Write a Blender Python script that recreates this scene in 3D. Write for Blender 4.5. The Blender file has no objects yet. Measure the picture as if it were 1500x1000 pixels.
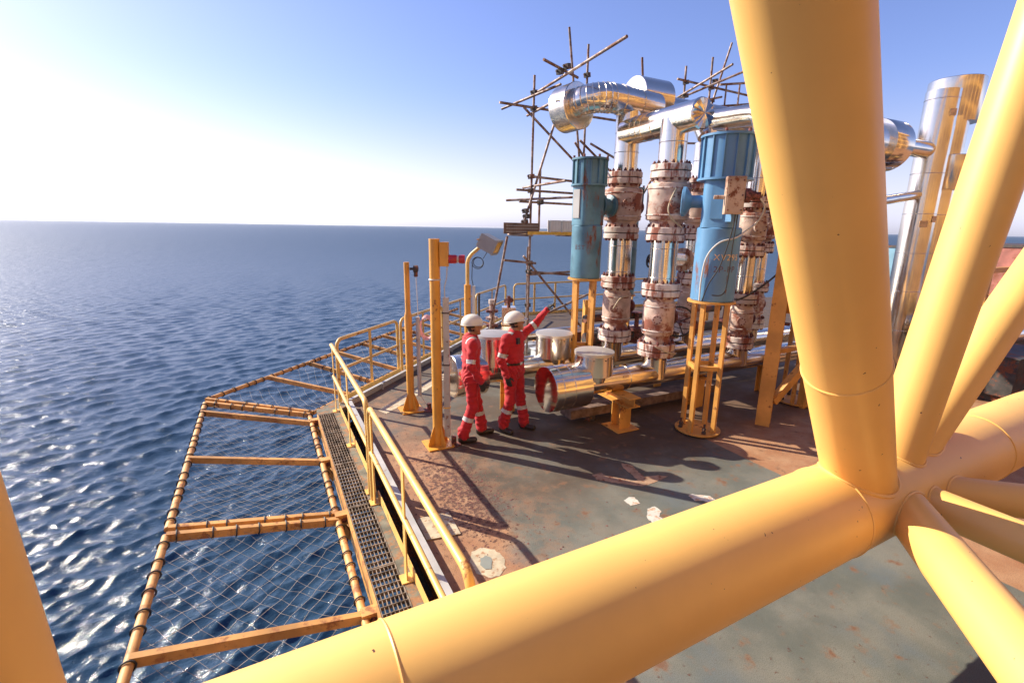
import bpy, math, random
import numpy as np
from mathutils import Vector, Matrix
R = math.radians
rnd = random.Random(7)

# ------------------------------------------------------------------ camera, sky, sun, exposure
# World axes follow the platform: +X and +Y run along its beams, z = 0 is the steel deck.
scene = bpy.context.scene
cam_d = bpy.data.cameras.new('camera'); cam = bpy.data.objects.new('camera', cam_d)
scene.collection.objects.link(cam); scene.camera = cam
cam_d.sensor_width = 36.0; cam_d.lens = 17.04; cam_d.clip_start = 0.05; cam_d.clip_end = 90000
PITCH, ROLL, HEAD = R(13.2), R(0.95), R(27.2)
fw = Vector((math.sin(HEAD)*math.cos(PITCH), math.cos(HEAD)*math.cos(PITCH), -math.sin(PITCH)))
r0 = Vector((math.cos(HEAD), -math.sin(HEAD), 0)); u0 = r0.cross(fw)
rt = r0*math.cos(ROLL) + u0*math.sin(ROLL); upv = rt.cross(fw)
mm = Matrix((rt, upv, -fw)).transposed().to_4x4(); mm.translation = Vector((0, 0, 2.94))
cam.matrix_world = mm

SUN_EL = R(32.5); SUN_H = Vector((-0.643, 0.766, 0))
to_sun = Vector((SUN_H.x*math.cos(SUN_EL), SUN_H.y*math.cos(SUN_EL), math.sin(SUN_EL)))
world = bpy.data.worlds.new('World'); scene.world = world; world.use_nodes = True
wn = world.node_tree
sky = wn.nodes.new('ShaderNodeTexSky'); sky.sky_type = 'NISHITA'; sky.sun_disc = False
sky.sun_elevation = SUN_EL; sky.sun_rotation = math.atan2(SUN_H.x, SUN_H.y)
sky.altitude = 20; sky.air_density = 1.0; sky.dust_density = 0.65; sky.ozone_density = 3.0
bg = wn.nodes['Background']; bg.inputs[1].default_value = 0.088
tint = wn.nodes.new('ShaderNodeMix'); tint.data_type = 'RGBA'; tint.blend_type = 'MULTIPLY'; tint.inputs[0].default_value = 1.0
wn.links.new(sky.outputs[0], tint.inputs[6]); tint.inputs[7].default_value = (1.04, .93, 1.20, 1)      # slightly violet air
# pale marine air all round the horizon: the sky loses its colour towards the sea
geo = wn.nodes.new('ShaderNodeTexCoord'); sep = wn.nodes.new('ShaderNodeSeparateXYZ'); wn.links.new(geo.outputs['Generated'], sep.inputs[0])
mr = wn.nodes.new('ShaderNodeMapRange'); mr.interpolation_type = 'SMOOTHSTEP'; wn.links.new(sep.outputs[2], mr.inputs[0])
mr.inputs[1].default_value = 0.0; mr.inputs[2].default_value = 0.26; mr.inputs[3].default_value = 0.85; mr.inputs[4].default_value = 0.0
bw = wn.nodes.new('ShaderNodeRGBToBW'); wn.links.new(tint.outputs[2], bw.inputs[0])
pale = wn.nodes.new('ShaderNodeMix'); pale.data_type = 'RGBA'; pale.blend_type = 'MULTIPLY'; pale.inputs[0].default_value = 1.0; wn.links.new(bw.outputs[0], pale.inputs[6]); pale.inputs[7].default_value = (1.14, 1.15, 1.42, 1)
hz = wn.nodes.new('ShaderNodeMix'); hz.data_type = 'RGBA'; wn.links.new(mr.outputs[0], hz.inputs[0]); wn.links.new(tint.outputs[2], hz.inputs[6]); wn.links.new(pale.outputs[2], hz.inputs[7])
wn.links.new(hz.outputs[2], bg.inputs[0])
sun_d = bpy.data.lights.new('sun', 'SUN'); sun_d.energy = 5.0; sun_d.angle = R(0.53); sun_d.color = (1.0, 0.92, 0.77)
sun = bpy.data.objects.new('sun', sun_d); scene.collection.objects.link(sun)
sun.rotation_euler = (-to_sun).to_track_quat('-Z', 'Y').to_euler(); sun.location = (-30, 36, 40)
vs = scene.view_settings; vs.view_transform = 'Standard'; vs.look = 'None'; vs.exposure = 1.0; vs.gamma = 1.0; vs.use_curve_mapping = False
scene.render.engine = 'CYCLES'
cy = scene.cycles; cy.use_denoising = True; cy.max_bounces = 8; cy.diffuse_bounces = 4; cy.glossy_bounces = 4
cy.sample_clamp_indirect = 6.0; cy.use_adaptive_sampling = True

# ------------------------------------------------------------------ materials
MATS = {}
def srgb(r, g, b): return tuple((c/255/12.92 if c/255 <= .04045 else ((c/255+.055)/1.055)**2.4) for c in (r, g, b))
class NT:
    def __init__(s, name):
        s.m = bpy.data.materials.new(name); s.m.use_nodes = True; s.t = s.m.node_tree
        s.b = s.t.nodes['Principled BSDF']; s.pos = s.n('ShaderNodeNewGeometry').outputs['Position']
    def n(s, typ, **kw):
        n = s.t.nodes.new(typ)
        for k, v in kw.items(): setattr(n, k, v)
        return n
    def link(s, a, b): s.t.links.new(a, b)
    def scaled(s, sc):
        n = s.n('ShaderNodeVectorMath', operation='MULTIPLY'); s.link(s.pos, n.inputs[0]); n.inputs[1].default_value = sc; return n.outputs[0]
    def noise(s, scale, detail=4, rough=.55, vec=None, dist=0):
        n = s.n('ShaderNodeTexNoise'); n.inputs['Scale'].default_value = scale; n.inputs['Detail'].default_value = detail
        n.inputs['Roughness'].default_value = rough; n.inputs['Distortion'].default_value = dist; s.link(vec if vec else s.pos, n.inputs['Vector']); return n.outputs['Fac']
    def ramp(s, fac, a, b, lo=0., hi=1.):
        n = s.n('ShaderNodeMapRange'); n.interpolation_type = 'SMOOTHSTEP'
        n.inputs[1].default_value = a; n.inputs[2].default_value = b; n.inputs[3].default_value = lo; n.inputs[4].default_value = hi
        s.link(fac, n.inputs[0]); return n.outputs[0]
    def mix(s, fac, a, b):
        n = s.n('ShaderNodeMix', data_type='RGBA')
        for sock, v in ((n.inputs[0], fac), (n.inputs[6], a), (n.inputs[7], b)):
            if hasattr(v, 'links') or hasattr(v, 'is_linked'): s.link(v, sock)
            elif isinstance(v, (int, float)): sock.default_value = v
            else: sock.default_value = (*v, 1)
        return n.outputs[2]
    def math(s, op, a, b=None):
        n = s.n('ShaderNodeMath', operation=op)
        for i, v in enumerate((a, b)):
            if v is None: continue
            if hasattr(v, 'is_linked'): s.link(v, n.inputs[i])
            else: n.inputs[i].default_value = v
        return n.outputs[0]
    def bump(s, h, strength, dist=.01):
        n = s.n('ShaderNodeBump'); n.inputs['Strength'].default_value = strength; n.inputs['Distance'].default_value = dist
        s.link(h, n.inputs['Height']); s.link(n.outputs[0], s.b.inputs['Normal']); return n
    def set(s, **kw):
        for k, v in kw.items():
            i = s.b.inputs[k]
            if hasattr(v, 'is_linked'): s.link(v, i)
            elif isinstance(v, tuple): i.default_value = (*v, 1)
            else: i.default_value = v
        return s
def paint(name, col, rough=.4, metal=0., var=.12, vs=2.5, rust=0., rscale=5., rcol=(.17, .05, .02), bumpy=.0, bscale=60, chips=0., streak=False):
    t = NT(name); dark = tuple(c*(1-var*1.6) for c in col); lite = tuple(min(1, c*(1+var)) for c in col)
    c = t.mix(t.ramp(t.noise(vs, 5), .3, .7), dark, lite)
    rg = rough
    if rust > 0:
        vec = t.scaled((1, 1, .25)) if streak else None
        f = t.ramp(t.noise(rscale, 8, .68, vec), .62-rust*.32, .70-rust*.25)
        c = t.mix(f, c, t.mix(t.noise(40, 3), tuple(q*.55 for q in rcol), tuple(min(1, q*1.5) for q in rcol)))
        rg = t.ramp(f, 0, 1, rough, .8)
    if chips:
        f = t.ramp(t.noise(26, 2, .5), .735-chips*.03, .75-chips*.03)
        c = t.mix(f, c, (.10, .035, .02))
    t.set(**{'Base Color': c, 'Roughness': rg, 'Metallic': metal})
    if bumpy: t.bump(t.noise(bscale, 3), bumpy, .004)
    MATS[name] = t.m; return t.m
YEL = (.82, .465, .128)
paint('truss_yellow', YEL, .46, var=.045, vs=1.1, chips=-.9, bumpy=.06, bscale=22)
paint('rail_yellow', (.72, .44, .12), .42, var=.10, rust=.14, rscale=7, rcol=(.28, .10, .03))
paint('frame_yellow', (.60, .285, .06), .5, var=.15, rust=.1, rscale=5, rcol=(.20, .065, .02))
paint('net_orange', (.60, .30, .085), .6, var=.22, rust=.33, rscale=7, rcol=(.30, .12, .04))
paint('post_yellow', (.64, .30, .045), .38, var=.10, rust=.03, rscale=9)
paint('flange_cream', (.60, .50, .44), .55, var=.2, rust=.48, rscale=6, rcol=(.22, .065, .038), streak=True, bumpy=.2)
paint('valve_tan', (.50, .36, .29), .55, var=.22, vs=5, rust=.42, rscale=3.2, rcol=(.23, .075, .045), bumpy=.25, bscale=30)
paint('bolt_rust', (.16, .05, .04), .75, var=.5, vs=30)
paint('blue_paint', (.10, .235, .40), .36, var=.10, rust=.02, rscale=4, streak=True)
paint('teal_paint', (.085, .20, .265), .45, var=.25, rust=.17, rscale=4, streak=True)
paint('white_steel', (.42, .40, .37), .45, var=.12, rust=.08, rscale=9)
paint('white_paint', (.52, .49, .43), .7, var=.12, rust=.35, rscale=12, rcol=(.4, .25, .16))
paint('grating_steel', (.24, .18, .13), .7, .2, var=.4, vs=12)
paint('ledge', (.16, .15, .11), .85, var=.25, vs=7, rust=.5, rscale=8, rcol=(.25, .12, .05), bumpy=.4)
paint('scaffold_steel', (.26, .19, .16), .55, .35, var=.35, vs=8, rust=.4, rscale=6, rcol=(.17, .08, .05))
paint('dark_steel', (.05, .042, .038), .65, var=.3, vs=6, rust=.35, rscale=5)
paint('black_rubber', (.022, .02, .02), .55, var=.2)
paint('rope', (.50, .42, .34), .8, var=.2, vs=20)
paint('brown_plate', (.17, .11, .085), .7, .2, var=.3, vs=8)
paint('corrugated_white', (.55, .56, .58), .4, var=.06)
paint('timber_yellow', (.70, .42, .07), .7, var=.2, vs=9)
paint('red_plastic', (.42, .02, .03), .35, var=.1)
paint('pink_hose', (.72, .42, .40), .4, var=.1)
paint('lamp_grey', (.30, .29, .28), .5, var=.1)
paint('crate_blue', (.03, .06, .50), .45, var=.15)
paint('container_red', (.34, .12, .09), .6, var=.2, rust=.4, rscale=1.5)
paint('pale_grey', (.55, .58, .60), .5, var=.1)
paint('teal_container', (.16, .30, .38), .5, var=.1)
paint('label_orange', (.72, .47, .24), .6, var=.15, vs=20)
paint('label_dark', (.12, .05, .06), .6, var=.2, vs=20)
paint('box_tan', (.40, .28, .20), .5, var=.2, rust=.35, rscale=8)
paint('cable_grey', (.55, .53, .50), .5, var=.05)
paint('skin', (.33, .15, .085), .5, var=.06)
paint('hair', (.02, .014, .01), .6, var=.2)
paint('glove', (.025, .025, .028), .6, var=.3, vs=20)
paint('boot', (.035, .022, .016), .5, var=.3, vs=20)
paint('helmet_white', (.66, .62, .53), .3, var=.04)
paint('tape', (.50, .48, .47), .35, var=.06, vs=30)
paint('eye_dark', (.01, .01, .012), .15, var=0)
t = NT('coverall_red'); t.set(**{'Base Color': t.mix(t.noise(9, 4), (.36, .005, .010), (.48, .009, .016)), 'Roughness': .8, 'Sheen Weight': .1})
t.bump(t.noise(160, 2), .15, .002); MATS['coverall_red'] = t.m
# polished sheet cladding: mirror-like with dents and long draws
for nm, rg, sc, st in (('cladding', .19, (4, 4, .5), .11), ('cladding_long', .20, (.5, 4, 4), .12), ('cladding_mirror', .13, (2, 2, 2), .05)):
    t = NT(nm); n1 = t.noise(1.5, 3, .5, t.scaled(sc)); n2 = t.noise(3.0, 6, .6)
    t.set(**{'Base Color': t.mix(t.ramp(n2, .35, .8), (.80, .72, .61), (.70, .61, .50)), 'Metallic': 1.0, 'Roughness': t.ramp(t.noise(2.5, 3), .3, .8, rg*.8, rg*1.25)})
    t.bump(n1, st, .05); MATS[nm] = t.m
t = NT('lamp_lens'); t.set(**{'Base Color': (.85, .50, .08), 'Roughness': .15, 'Metallic': .4}); MATS['lamp_lens'] = t.m
t = NT('lid_alloy'); t.set(**{'Base Color': t.mix(t.noise(6, 5), (.72, .66, .58), (.55, .48, .40)), 'Metallic': .85, 'Roughness': .48}); MATS['lid_alloy'] = t.m
# helideck-style deck paint: grey green non-skid, worn rust-orange bands, pitted rust
t = NT('deck_paint')
sx = t.n('ShaderNodeSeparateXYZ'); t.link(t.pos, sx.inputs[0]); X, Y = sx.outputs[0], sx.outputs[1]
wob = t.math('MULTIPLY', t.math('SUBTRACT', t.noise(2.2, 5, .65), .5), .9)
grn = t.mix(t.ramp(t.noise(1.7, 6, .6), .33, .68), (.098, .106, .088), (.175, .168, .135))
grn = t.mix(t.ramp(t.noise(.9, 4, .6), .5, .72), grn, (.105, .128, .135))
org = t.mix(t.ramp(t.noise(3.5, 7, .65), .35, .7), (.34, .150, .066), (.43, .24, .125))
xe = t.math('ADD', X, wob)
edge = t.math('MAXIMUM', t.ramp(xe, 1.75, 2.05, 1, 0), t.ramp(t.math('ADD', X, t.math('MULTIPLY', wob, .06)), 5.50, 5.52))
edge = t.math('MULTIPLY', edge, t.ramp(t.math('ADD', Y, wob), 5.9, 6.4, 1, .15))
stain_shade = t.math('MULTIPLY', t.ramp(t.math('ADD', Y, wob), 3.5, 4.6), t.ramp(t.noise(1.1, 6, .6),   .35, .6, .45, .95))
grn = t.mix(stain_shade, grn, (.075, .048, .028))  # brown rust stain, made darker to deepen the shadow around the equipment
base = t.mix(edge, grn, org)
base = t.mix(t.math('MULTIPLY', t.ramp(t.math('ADD', Y, wob), 4.1, 4.9), t.ramp(xe, 3.4, 4.4, 0, .8)), base, t.mix(t.noise(5, 6, .65), (.032, .020, .013), (.095, .052, .027)))  # extra darkening by the equipment: shadow depth put into the deck colour
dst = t.n('ShaderNodeVectorMath', operation='DISTANCE'); cm = t.n('ShaderNodeCombineXYZ')
t.link(X, cm.inputs[0]); t.link(t.math('MULTIPLY', Y, .38), cm.inputs[1]); t.link(cm.outputs[0], dst.inputs[0]); dst.inputs[1].default_value = (1.80, 4.75*.38, 0)
blot = t.math('MULTIPLY', t.ramp(dst.outputs['Value'], .10, .62, 1, 0), 1.0)
pit = t.noise(16, 8, .72)
broad = t.math('MULTIPLY', t.ramp(xe, 1.6, 3.3, 1, 0), t.ramp(Y, 2.5, 4.0))
rust = t.ramp(t.math('ADD', pit, t.math('ADD', t.math('MULTIPLY', blot, .125), t.math('MULTIPLY', broad, .045))), .60, .70)
base = t.mix(t.math('MULTIPLY', broad, t.ramp(t.noise(4, 6, .65), .4, .65, 0, .75)), base, (.32, .16, .08))
base = t.mix(rust, base, t.mix(t.noise(60, 3), (.05, .014, .010), (.14, .045, .022)))
spots = t.ramp(t.math('ADD', t.noise(5.2, 3, .6), t.math('MULTIPLY', t.noise(30, 4), .12)), .715, .765)
base = t.mix(spots, base, (.08, .022, .012))
halo = t.ramp(t.noise(5.2, 3, .6), .56, .70, 0, .7)
base = t.mix(halo, base, (.20, .10, .05))
base = t.mix(t.ramp(t.noise(150, 3, .6), .42, .66, 0, .6), base, (.060, .053, .042))
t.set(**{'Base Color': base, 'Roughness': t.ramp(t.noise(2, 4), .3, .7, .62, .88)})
hh = t.math('ADD', t.math('MULTIPLY', t.noise(230, 2), .4), t.math('MULTIPLY', rust, .8)); t.bump(hh, .5, .006); MATS['deck_paint'] = t.m
# sea
t = NT('sea_water')
ln = t.n('ShaderNodeVectorMath', operation='LENGTH'); t.link(t.pos, ln.inputs[0])
lg = t.math('LOGARITHM', ln.outputs['Value'], 10.)
seargh = t.ramp(lg, 1.4, 3.1, .035, .42)
v1 = t.noise(1.3, 5, .62, t.scaled((1.0, 1.9, 1)), .4); v2 = t.noise(5.5, 3, .55)
v3 = t.math('MULTIPLY', t.noise(.24, 5, .62, t.scaled((1.0, 1.6, 1)), .3), t.ramp(lg, 1.9, 2.5, 0, 6.5)); v4 = t.math('MULTIPLY', t.noise(.05, 4, .6, t.scaled((1.0, 1.6, 1))), t.ramp(lg, 2.4, 3.1, 0, 24.))
hsum = t.math('ADD', t.math('ADD', t.math('MULTIPLY', v1, .9), t.math('MULTIPLY', v2, .30)), t.math('ADD', v3, v4))
t.set(**{'Base Color': (.018, .044, .074), 'Roughness': seargh, 'IOR': 1.333}); t.bump(hsum, 1.0, .10); MATS['sea_water'] = t.m

# ------------------------------------------------------------------ mesh helpers
COL = scene.collection
def V(*a): return Vector(a)
def basis(d):
    d = Vector(d).normalized(); a = Vector((0, 0, 1)) if abs(d.z) < .9 else Vector((1, 0, 0))
    x = a.cross(d).normalized(); return x, d.cross(x), d
class MB:
    def __init__(s): s.v, s.f = [], []
    def ring(s, c, x, y, r, n, ph=0.):
        i0 = len(s.v)
        for k in range(n):
            a = 2*math.pi*k/n+ph; s.v.append(Vector(c)+x*(r*math.cos(a))+y*(r*math.sin(a)))
        return list(range(i0, i0+n))
    def bridge(s, a, b):
        n = len(a)
        for k in range(n): s.f.append((a[k], a[(k+1) % n], b[(k+1) % n], b[k]))
    def tube(s, p0, p1, r0, r1=None, n=16, cap=True, ph=0.):
        p0, p1 = Vector(p0), Vector(p1); r1 = r0 if r1 is None else r1; x, y, d = basis(p1-p0)
        a = s.ring(p0, x, y, r0, n, ph); b = s.ring(p1, x, y, r1, n, ph); s.bridge(a, b)
        if cap: s.f.append(tuple(reversed(a))); s.f.append(tuple(b))
        return s
    def path(s, pts, r, n=10, closed=False):
        pts = [Vector(p) for p in pts]; m = len(pts); prev = None; rings = []; x = None
        for i, p in enumerate(pts):
            if closed: d = pts[(i+1) % m]-pts[i-1]
            else: d = pts[min(i+1, m-1)]-pts[max(i-1, 0)]
            d.normalize()
            if x is None: x = basis(d)[0]
            else: x = (x-d*x.dot(d)).normalized()
            rr = r[i] if isinstance(r, (list, tuple)) else r
            rings.append(s.ring(p, x, d.cross(x), rr, n))
        for a, b in zip(rings, rings[1:]): s.bridge(a, b)
        if closed: s.bridge(rings[-1], rings[0])
        else: s.f.append(tuple(reversed(rings[0]))); s.f.append(tuple(rings[-1]))
        return s
    def lathe(s, o, d, prof, n=32):          # prof: (radius, height along d)
        x, y, d = basis(d); o = Vector(o); rings = [s.ring(o+d*h, x, y, max(r, 1e-4), n) for r, h in prof]
        for a, b in zip(rings, rings[1:]): s.bridge(a, b)
        s.f.append(tuple(reversed(rings[0]))); s.f.append(tuple(rings[-1])); return s
    def box(s, c, size, x=(1, 0, 0), y=(0, 1, 0)):
        x, y = Vector(x).normalized(), Vector(y).normalized(); z = x.cross(y); c = Vector(c); i = len(s.v)
        for dz in (-.5, .5):
            for dx, dy in ((-.5, -.5), (.5, -.5), (.5, .5), (-.5, .5)):
                s.v.append(c+x*(dx*size[0])+y*(dy*size[1])+z*(dz*size[2]))
        for q in ((3, 2, 1, 0), (4, 5, 6, 7), (0, 1, 5, 4), (1, 2, 6, 5), (2, 3, 7, 6), (3, 0, 4, 7)): s.f.append(tuple(i+k for k in q))
        return s
    def bar(s, p0, p1, w, h, up=(0, 0, 1)):  # rectangular bar, h along up
        p0, p1 = Vector(p0), Vector(p1); d = p1-p0; L = d.length; d.normalize(); y = Vector(up).cross(d)
        if y.length < .01: y = Vector((1, 0, 0)).cross(d)
        return s.box((p0+p1)/2, (L, w, h), d, y.normalized())
    def ibeam(s, p0, p1, w, h, t, up):       # flanges of width w, depth h along up
        p0, p1, up = Vector(p0), Vector(p1), Vector(up).normalized(); e = .0015
        s.bar(p0+up*(h/2-t/2), p1+up*(h/2-t/2), w, t, up); s.bar(p0-up*(h/2-t/2), p1-up*(h/2-t/2), w, t, up)
        return s.bar(p0, p1, t, h-2*t-e, up)
    def torus(s, c, d, Rr, r, n=28, m=8, stretch=1.):
        x, y, d = basis(d); c = Vector(c)
        return s.path([c+x*(Rr*math.cos(2*math.pi*k/n))+y*(Rr*stretch*math.sin(2*math.pi*k/n)) for k in range(n)], r, m, True)
    def prism(s, poly, z0, z1):
        i = len(s.v); n = len(poly)
        if sum(poly[k][0]*poly[(k+1) % n][1]-poly[(k+1) % n][0]*poly[k][1] for k in range(n)) < 0: poly = poly[::-1]
        for z in (z0, z1):
            for p in poly: s.v.append(Vector((p[0], p[1], z)))
        s.f.append(tuple(range(i+n-1, i-1, -1))); s.f.append(tuple(range(i+n, i+2*n)))
        for k in range(n): s.f.append((i+k, i+(k+1) % n, i+n+(k+1) % n, i+n+k))
        return s
def root_loc(p):
    l = Vector((0, 0, 0))
    while p is not None: l += p.location; p = p.parent
    return l
def obj(name, mb, mat, parent=None, loc=None, kind=None, label=None, sharp=38, mats=None, midx=None):
    """mesh given in world coordinates -> object (local to its parent or to loc)"""
    off = root_loc(parent) if parent is not None else Vector((0, 0, 0))
    if loc is not None: off = off+Vector(loc) if parent is not None else Vector(loc)
    me = bpy.data.meshes.new(name)
    if isinstance(mb, MB): me.from_pydata([tuple(p-off) for p in mb.v], [], mb.f)
    else:
        vv, ff = mb; me.from_pydata((np.asarray(vv)-np.array(off)).tolist(), [], ff if isinstance(ff, list) else ff.tolist())
    for m in (mats or [mat]): me.materials.append(MATS[m])
    me.polygons.foreach_set('use_smooth', np.ones(len(me.polygons), bool))
    if midx is not None: me.polygons.foreach_set('material_index', np.asarray(midx, dtype=np.int32))
    if sharp: me.set_sharp_from_angle(angle=R(sharp))
    me.update(); o = bpy.data.objects.new(name, me); COL.objects.link(o)
    if parent is not None: o.parent = parent; o.location = Vector(loc) if loc is not None else (0, 0, 0)
    else: o.location = off
    if kind: o['kind'] = kind
    if label: o['label'] = label
    return o
def tag(o, label, cat, group=None):
    o['label'] = label; o['category'] = cat
    if group: o['group'] = group
    return o
def thing(name, label, cat, loc=(0, 0, 0), group=None):
    o = bpy.data.objects.new(name, None); o.empty_display_size = .2; COL.objects.link(o); o.location = loc; return tag(o, label, cat, group)
def struct(name, mb, mat, parent=None):
    o = obj(name, mb, mat, parent)
    if parent is None: o['kind'] = 'structure'
    return o
def clone(o, name, parent=None, loc=None):
    c = o.copy(); COL.objects.link(c); c.parent = parent
    if loc is not None: c.location = loc
    return c
def arc(c, a, b, n=7):     # quarter bend about centre c from offset a to offset b
    return [Vector(c)+Vector(a)*math.cos(k/n*math.pi/2)+Vector(b)*math.sin(k/n*math.pi/2) for k in range(n+1)]

# ------------------------------------------------------------------ the sea
SEA = -33.0
def build_sea():
    nr1, nr2 = 620, 120
    rr = np.concatenate([14*np.exp(np.linspace(0, math.log(420/14), nr1)), 420*np.exp(np.linspace(0, math.log(45000/420), nr2+1))[1:]])
    a = np.concatenate([np.linspace(-180, -62, 40)[:-1], np.linspace(-62, 62, 640), np.linspace(62, 180, 40)[1:-1]])
    th = np.radians(a+27.2)
    rg, tg = np.meshgrid(rr, th, indexing='ij'); x = rg*np.sin(tg); y = rg*np.cos(tg)
    dr = np.gradient(rr)[:, None]; da = np.maximum(np.gradient(th)[None, :]*rg, .01); cell = np.maximum(dr, da*.8)
    rs = np.random.RandomState(3); z = np.zeros_like(x); dx = np.zeros_like(x); dy = np.zeros_like(x)
    wind = math.radians(118)
    for i in range(100):
        lam = 0.36*math.exp(rs.rand()*math.log(7/.36)); k = 2*math.pi/lam; an = wind+rs.randn()*.55
        amp = .0090*lam**0.70*(.6+.8*rs.rand()); ph = rs.rand()*6.283
        w = np.clip((lam/cell-2.0)/2, 0, 1); arg = k*(x*math.cos(an)+y*math.sin(an))+ph
        c, s = np.cos(arg), np.sin(arg); z += w*amp*c; dx -= w*amp*.9*math.cos(an)*s; dy -= w*amp*.9*math.sin(an)*s
    x, y = x+dx, y+dy
    v = np.stack([x, y, z+SEA], -1).reshape(-1, 3); nr, na = rg.shape
    i = np.arange(nr-1)[:, None]; j = np.arange(na)[None, :]; j2 = (j+1) % na
    f = np.stack([(i*na+j), (i*na+j2), ((i+1)*na+j2), ((i+1)*na+j)], -1).reshape(-1, 4)[:, ::-1]
    me = bpy.data.meshes.new('sea'); me.vertices.add(len(v)); me.vertices.foreach_set('co', v.astype(np.float32).ravel())
    me.loops.add(f.size); me.loops.foreach_set('vertex_index', f.astype(np.int32).ravel())
    me.polygons.add(len(f)); me.polygons.foreach_set('loop_start', np.arange(0, f.size, 4, dtype=np.int32))
    me.update(calc_edges=True); me.polygons.foreach_set('use_smooth', np.ones(len(f), bool)); me.materials.append(MATS['sea_water'])
    o = bpy.data.objects.new('sea', me); COL.objects.link(o); o['kind'] = 'structure'; return o
build_sea()

# ------------------------------------------------------------------ the deck
q = math.sqrt(.5); E45 = V(q, q, 0); N45 = V(-q, q, 0)       # along and outward of the 45 degree edge
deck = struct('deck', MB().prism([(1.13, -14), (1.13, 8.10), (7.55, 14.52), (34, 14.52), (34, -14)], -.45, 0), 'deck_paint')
struct('deck_ledge', MB().prism([(.83, -14), (.94, -14), (.94, 7.98), (7.43, 14.62), (7.20, 14.72), (.58, 8.10), (.58, 7.87), (.83, 7.87)], -.16, -.02), 'ledge')
struct('gutter_floor', MB().box((1.035, -3, -.38), (.186, 22, .03)), 'dark_steel')
struct('gutter_floor', MB().bar(V(1.035, 8.02, -.38), V(7.5, 14.5, -.38), .15, .03), 'dark_steel')
struct('deck_girder', MB().box((.98, -3, -.32), (.02, 22, .30)).box((.6, -3, -.25), (.03, 22, .18)), 'frame_yellow')
struct('deck_girder', MB().bar(V(.62, 8.06, -.26)-E45*.0, V(7.3, 14.74, -.26), .03, .44), 'frame_yellow')
wk = thing('kerb_beam', 'white steel kerb beam along the straight deck edge beside the grating', 'kerb', (1.09, 2, 0))
obj('beam', MB().ibeam((1.09, -10, .045), (1.09, 7.95, .045), .06, .13, .010, (0, 0, 1)), 'white_steel', wk)
for k, vy in enumerate((7.3, 6.35, 5.4, 4.45, 3.5)):
    obj('stiffener', MB().box((1.05, vy, .045), (.03, .012, .10)), 'white_steel', wk)
wk2 = thing('kerb_beam', 'white steel kerb beam along the slanting far deck edge', 'kerb', (4, 11, 0))
obj('beam', MB().ibeam((1.10, 8.03, .045), (7.45, 14.38, .045), .06, .13, .010, (0, 0, 1)), 'white_steel', wk2)
for s_ in (.9, 1.9, 2.9, 3.9, 4.9, 5.9):
    c = V(1.10, 8.03, .05)+E45*s_-N45*.055; obj('stiffener', MB().box(c, (.012, .03, .125), E45, N45), 'white_steel', wk2)
# paint left on the deck, and one drawn sliver of sunlight: flat marks a few mm above the steel
def mark(poly, mat, z=.003, label=None):
    out = []
    for k in range(len(poly)):
        p0, p1 = Vector(poly[k]), Vector(poly[(k+1) % len(poly)]); n_ = max(1, int((p1-p0).length/.03))
        for j in range(n_): q_ = p0.lerp(p1, j/n_); out.append((q_.x+rnd.gauss(0, .0045), q_.y+rnd.gauss(0, .0045)))
    poly = out
    return obj('painted_mark', MB().prism(poly, .001, z), mat, deck, label=label)
mark([(3.36, 3.74), (3.45, 3.77), (3.51, 3.74), (3.49, 3.62), (3.36, 3.62)], 'white_paint')
mark([(3.48, 3.5), (3.59, 3.5), (3.59, 3.39), (3.54, 3.38), (3.5, 3.33), (3.49, 3.24), (3.35, 3.25), (3.36, 3.37)], 'white_paint')
mark([(4.09, 3.5), (4.16, 3.51), (4.31, 3.39), (4.3, 3.28), (4.19, 3.29), (4.16, 3.36), (4.08, 3.39)], 'white_paint')
paint('lit_sliver_tan', (.34, .21, .13), .8, var=.15, vs=9, rust=.3, rscale=12)
paint('mark_cream', (.46, .38, .26), .8, var=.15, vs=9, rust=.3, rscale=14, rcol=(.3, .16, .08))
mark([(3.38, 4.36), (3.51, 4.36), (3.52, 4.28), (3.76, 4.03), (3.81, 4.02), (3.85, 4.38), (3.91, 4.45), (3.99, 4.38), (3.93, 4.05), (4.12, 4.01), (4.2, 3.93), (3.92, 3.89), (3.75, 3.89), (3.36, 4.24)], 'lit_sliver_tan')  # lit gap between the deck shadows, laid in as a tan patch
octo = [(1.50, 3.66), (1.60, 3.68), (1.70, 3.60), (1.73, 3.46), (1.69, 3.33), (1.59, 3.26), (1.49, 3.28), (1.43, 3.38), (1.43, 3.54)]
mark(octo, 'mark_cream')
paint('mark_grey', (.22, .235, .21), .85, var=.1)
mark([(1.53, 3.54), (1.59, 3.55), (1.62, 3.51), (1.61, 3.44), (1.57, 3.38), (1.52, 3.38), (1.50, 3.46)], 'mark_grey', .007)
mark([(1.47, 7.62), (3.70, 9.66), (3.80, 9.50), (1.56, 7.40)], 'mark_cream')
pl = obj('cover_plate', MB().prism([(1.17, 4.38), (1.52, 4.35), (1.50, 3.95), (1.17, 4.00)],   .004, .014), 'mark_cream')
tag(pl, 'pale square steel cover plate lying on the rusty deck beside the white kerb', 'plate')
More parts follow.
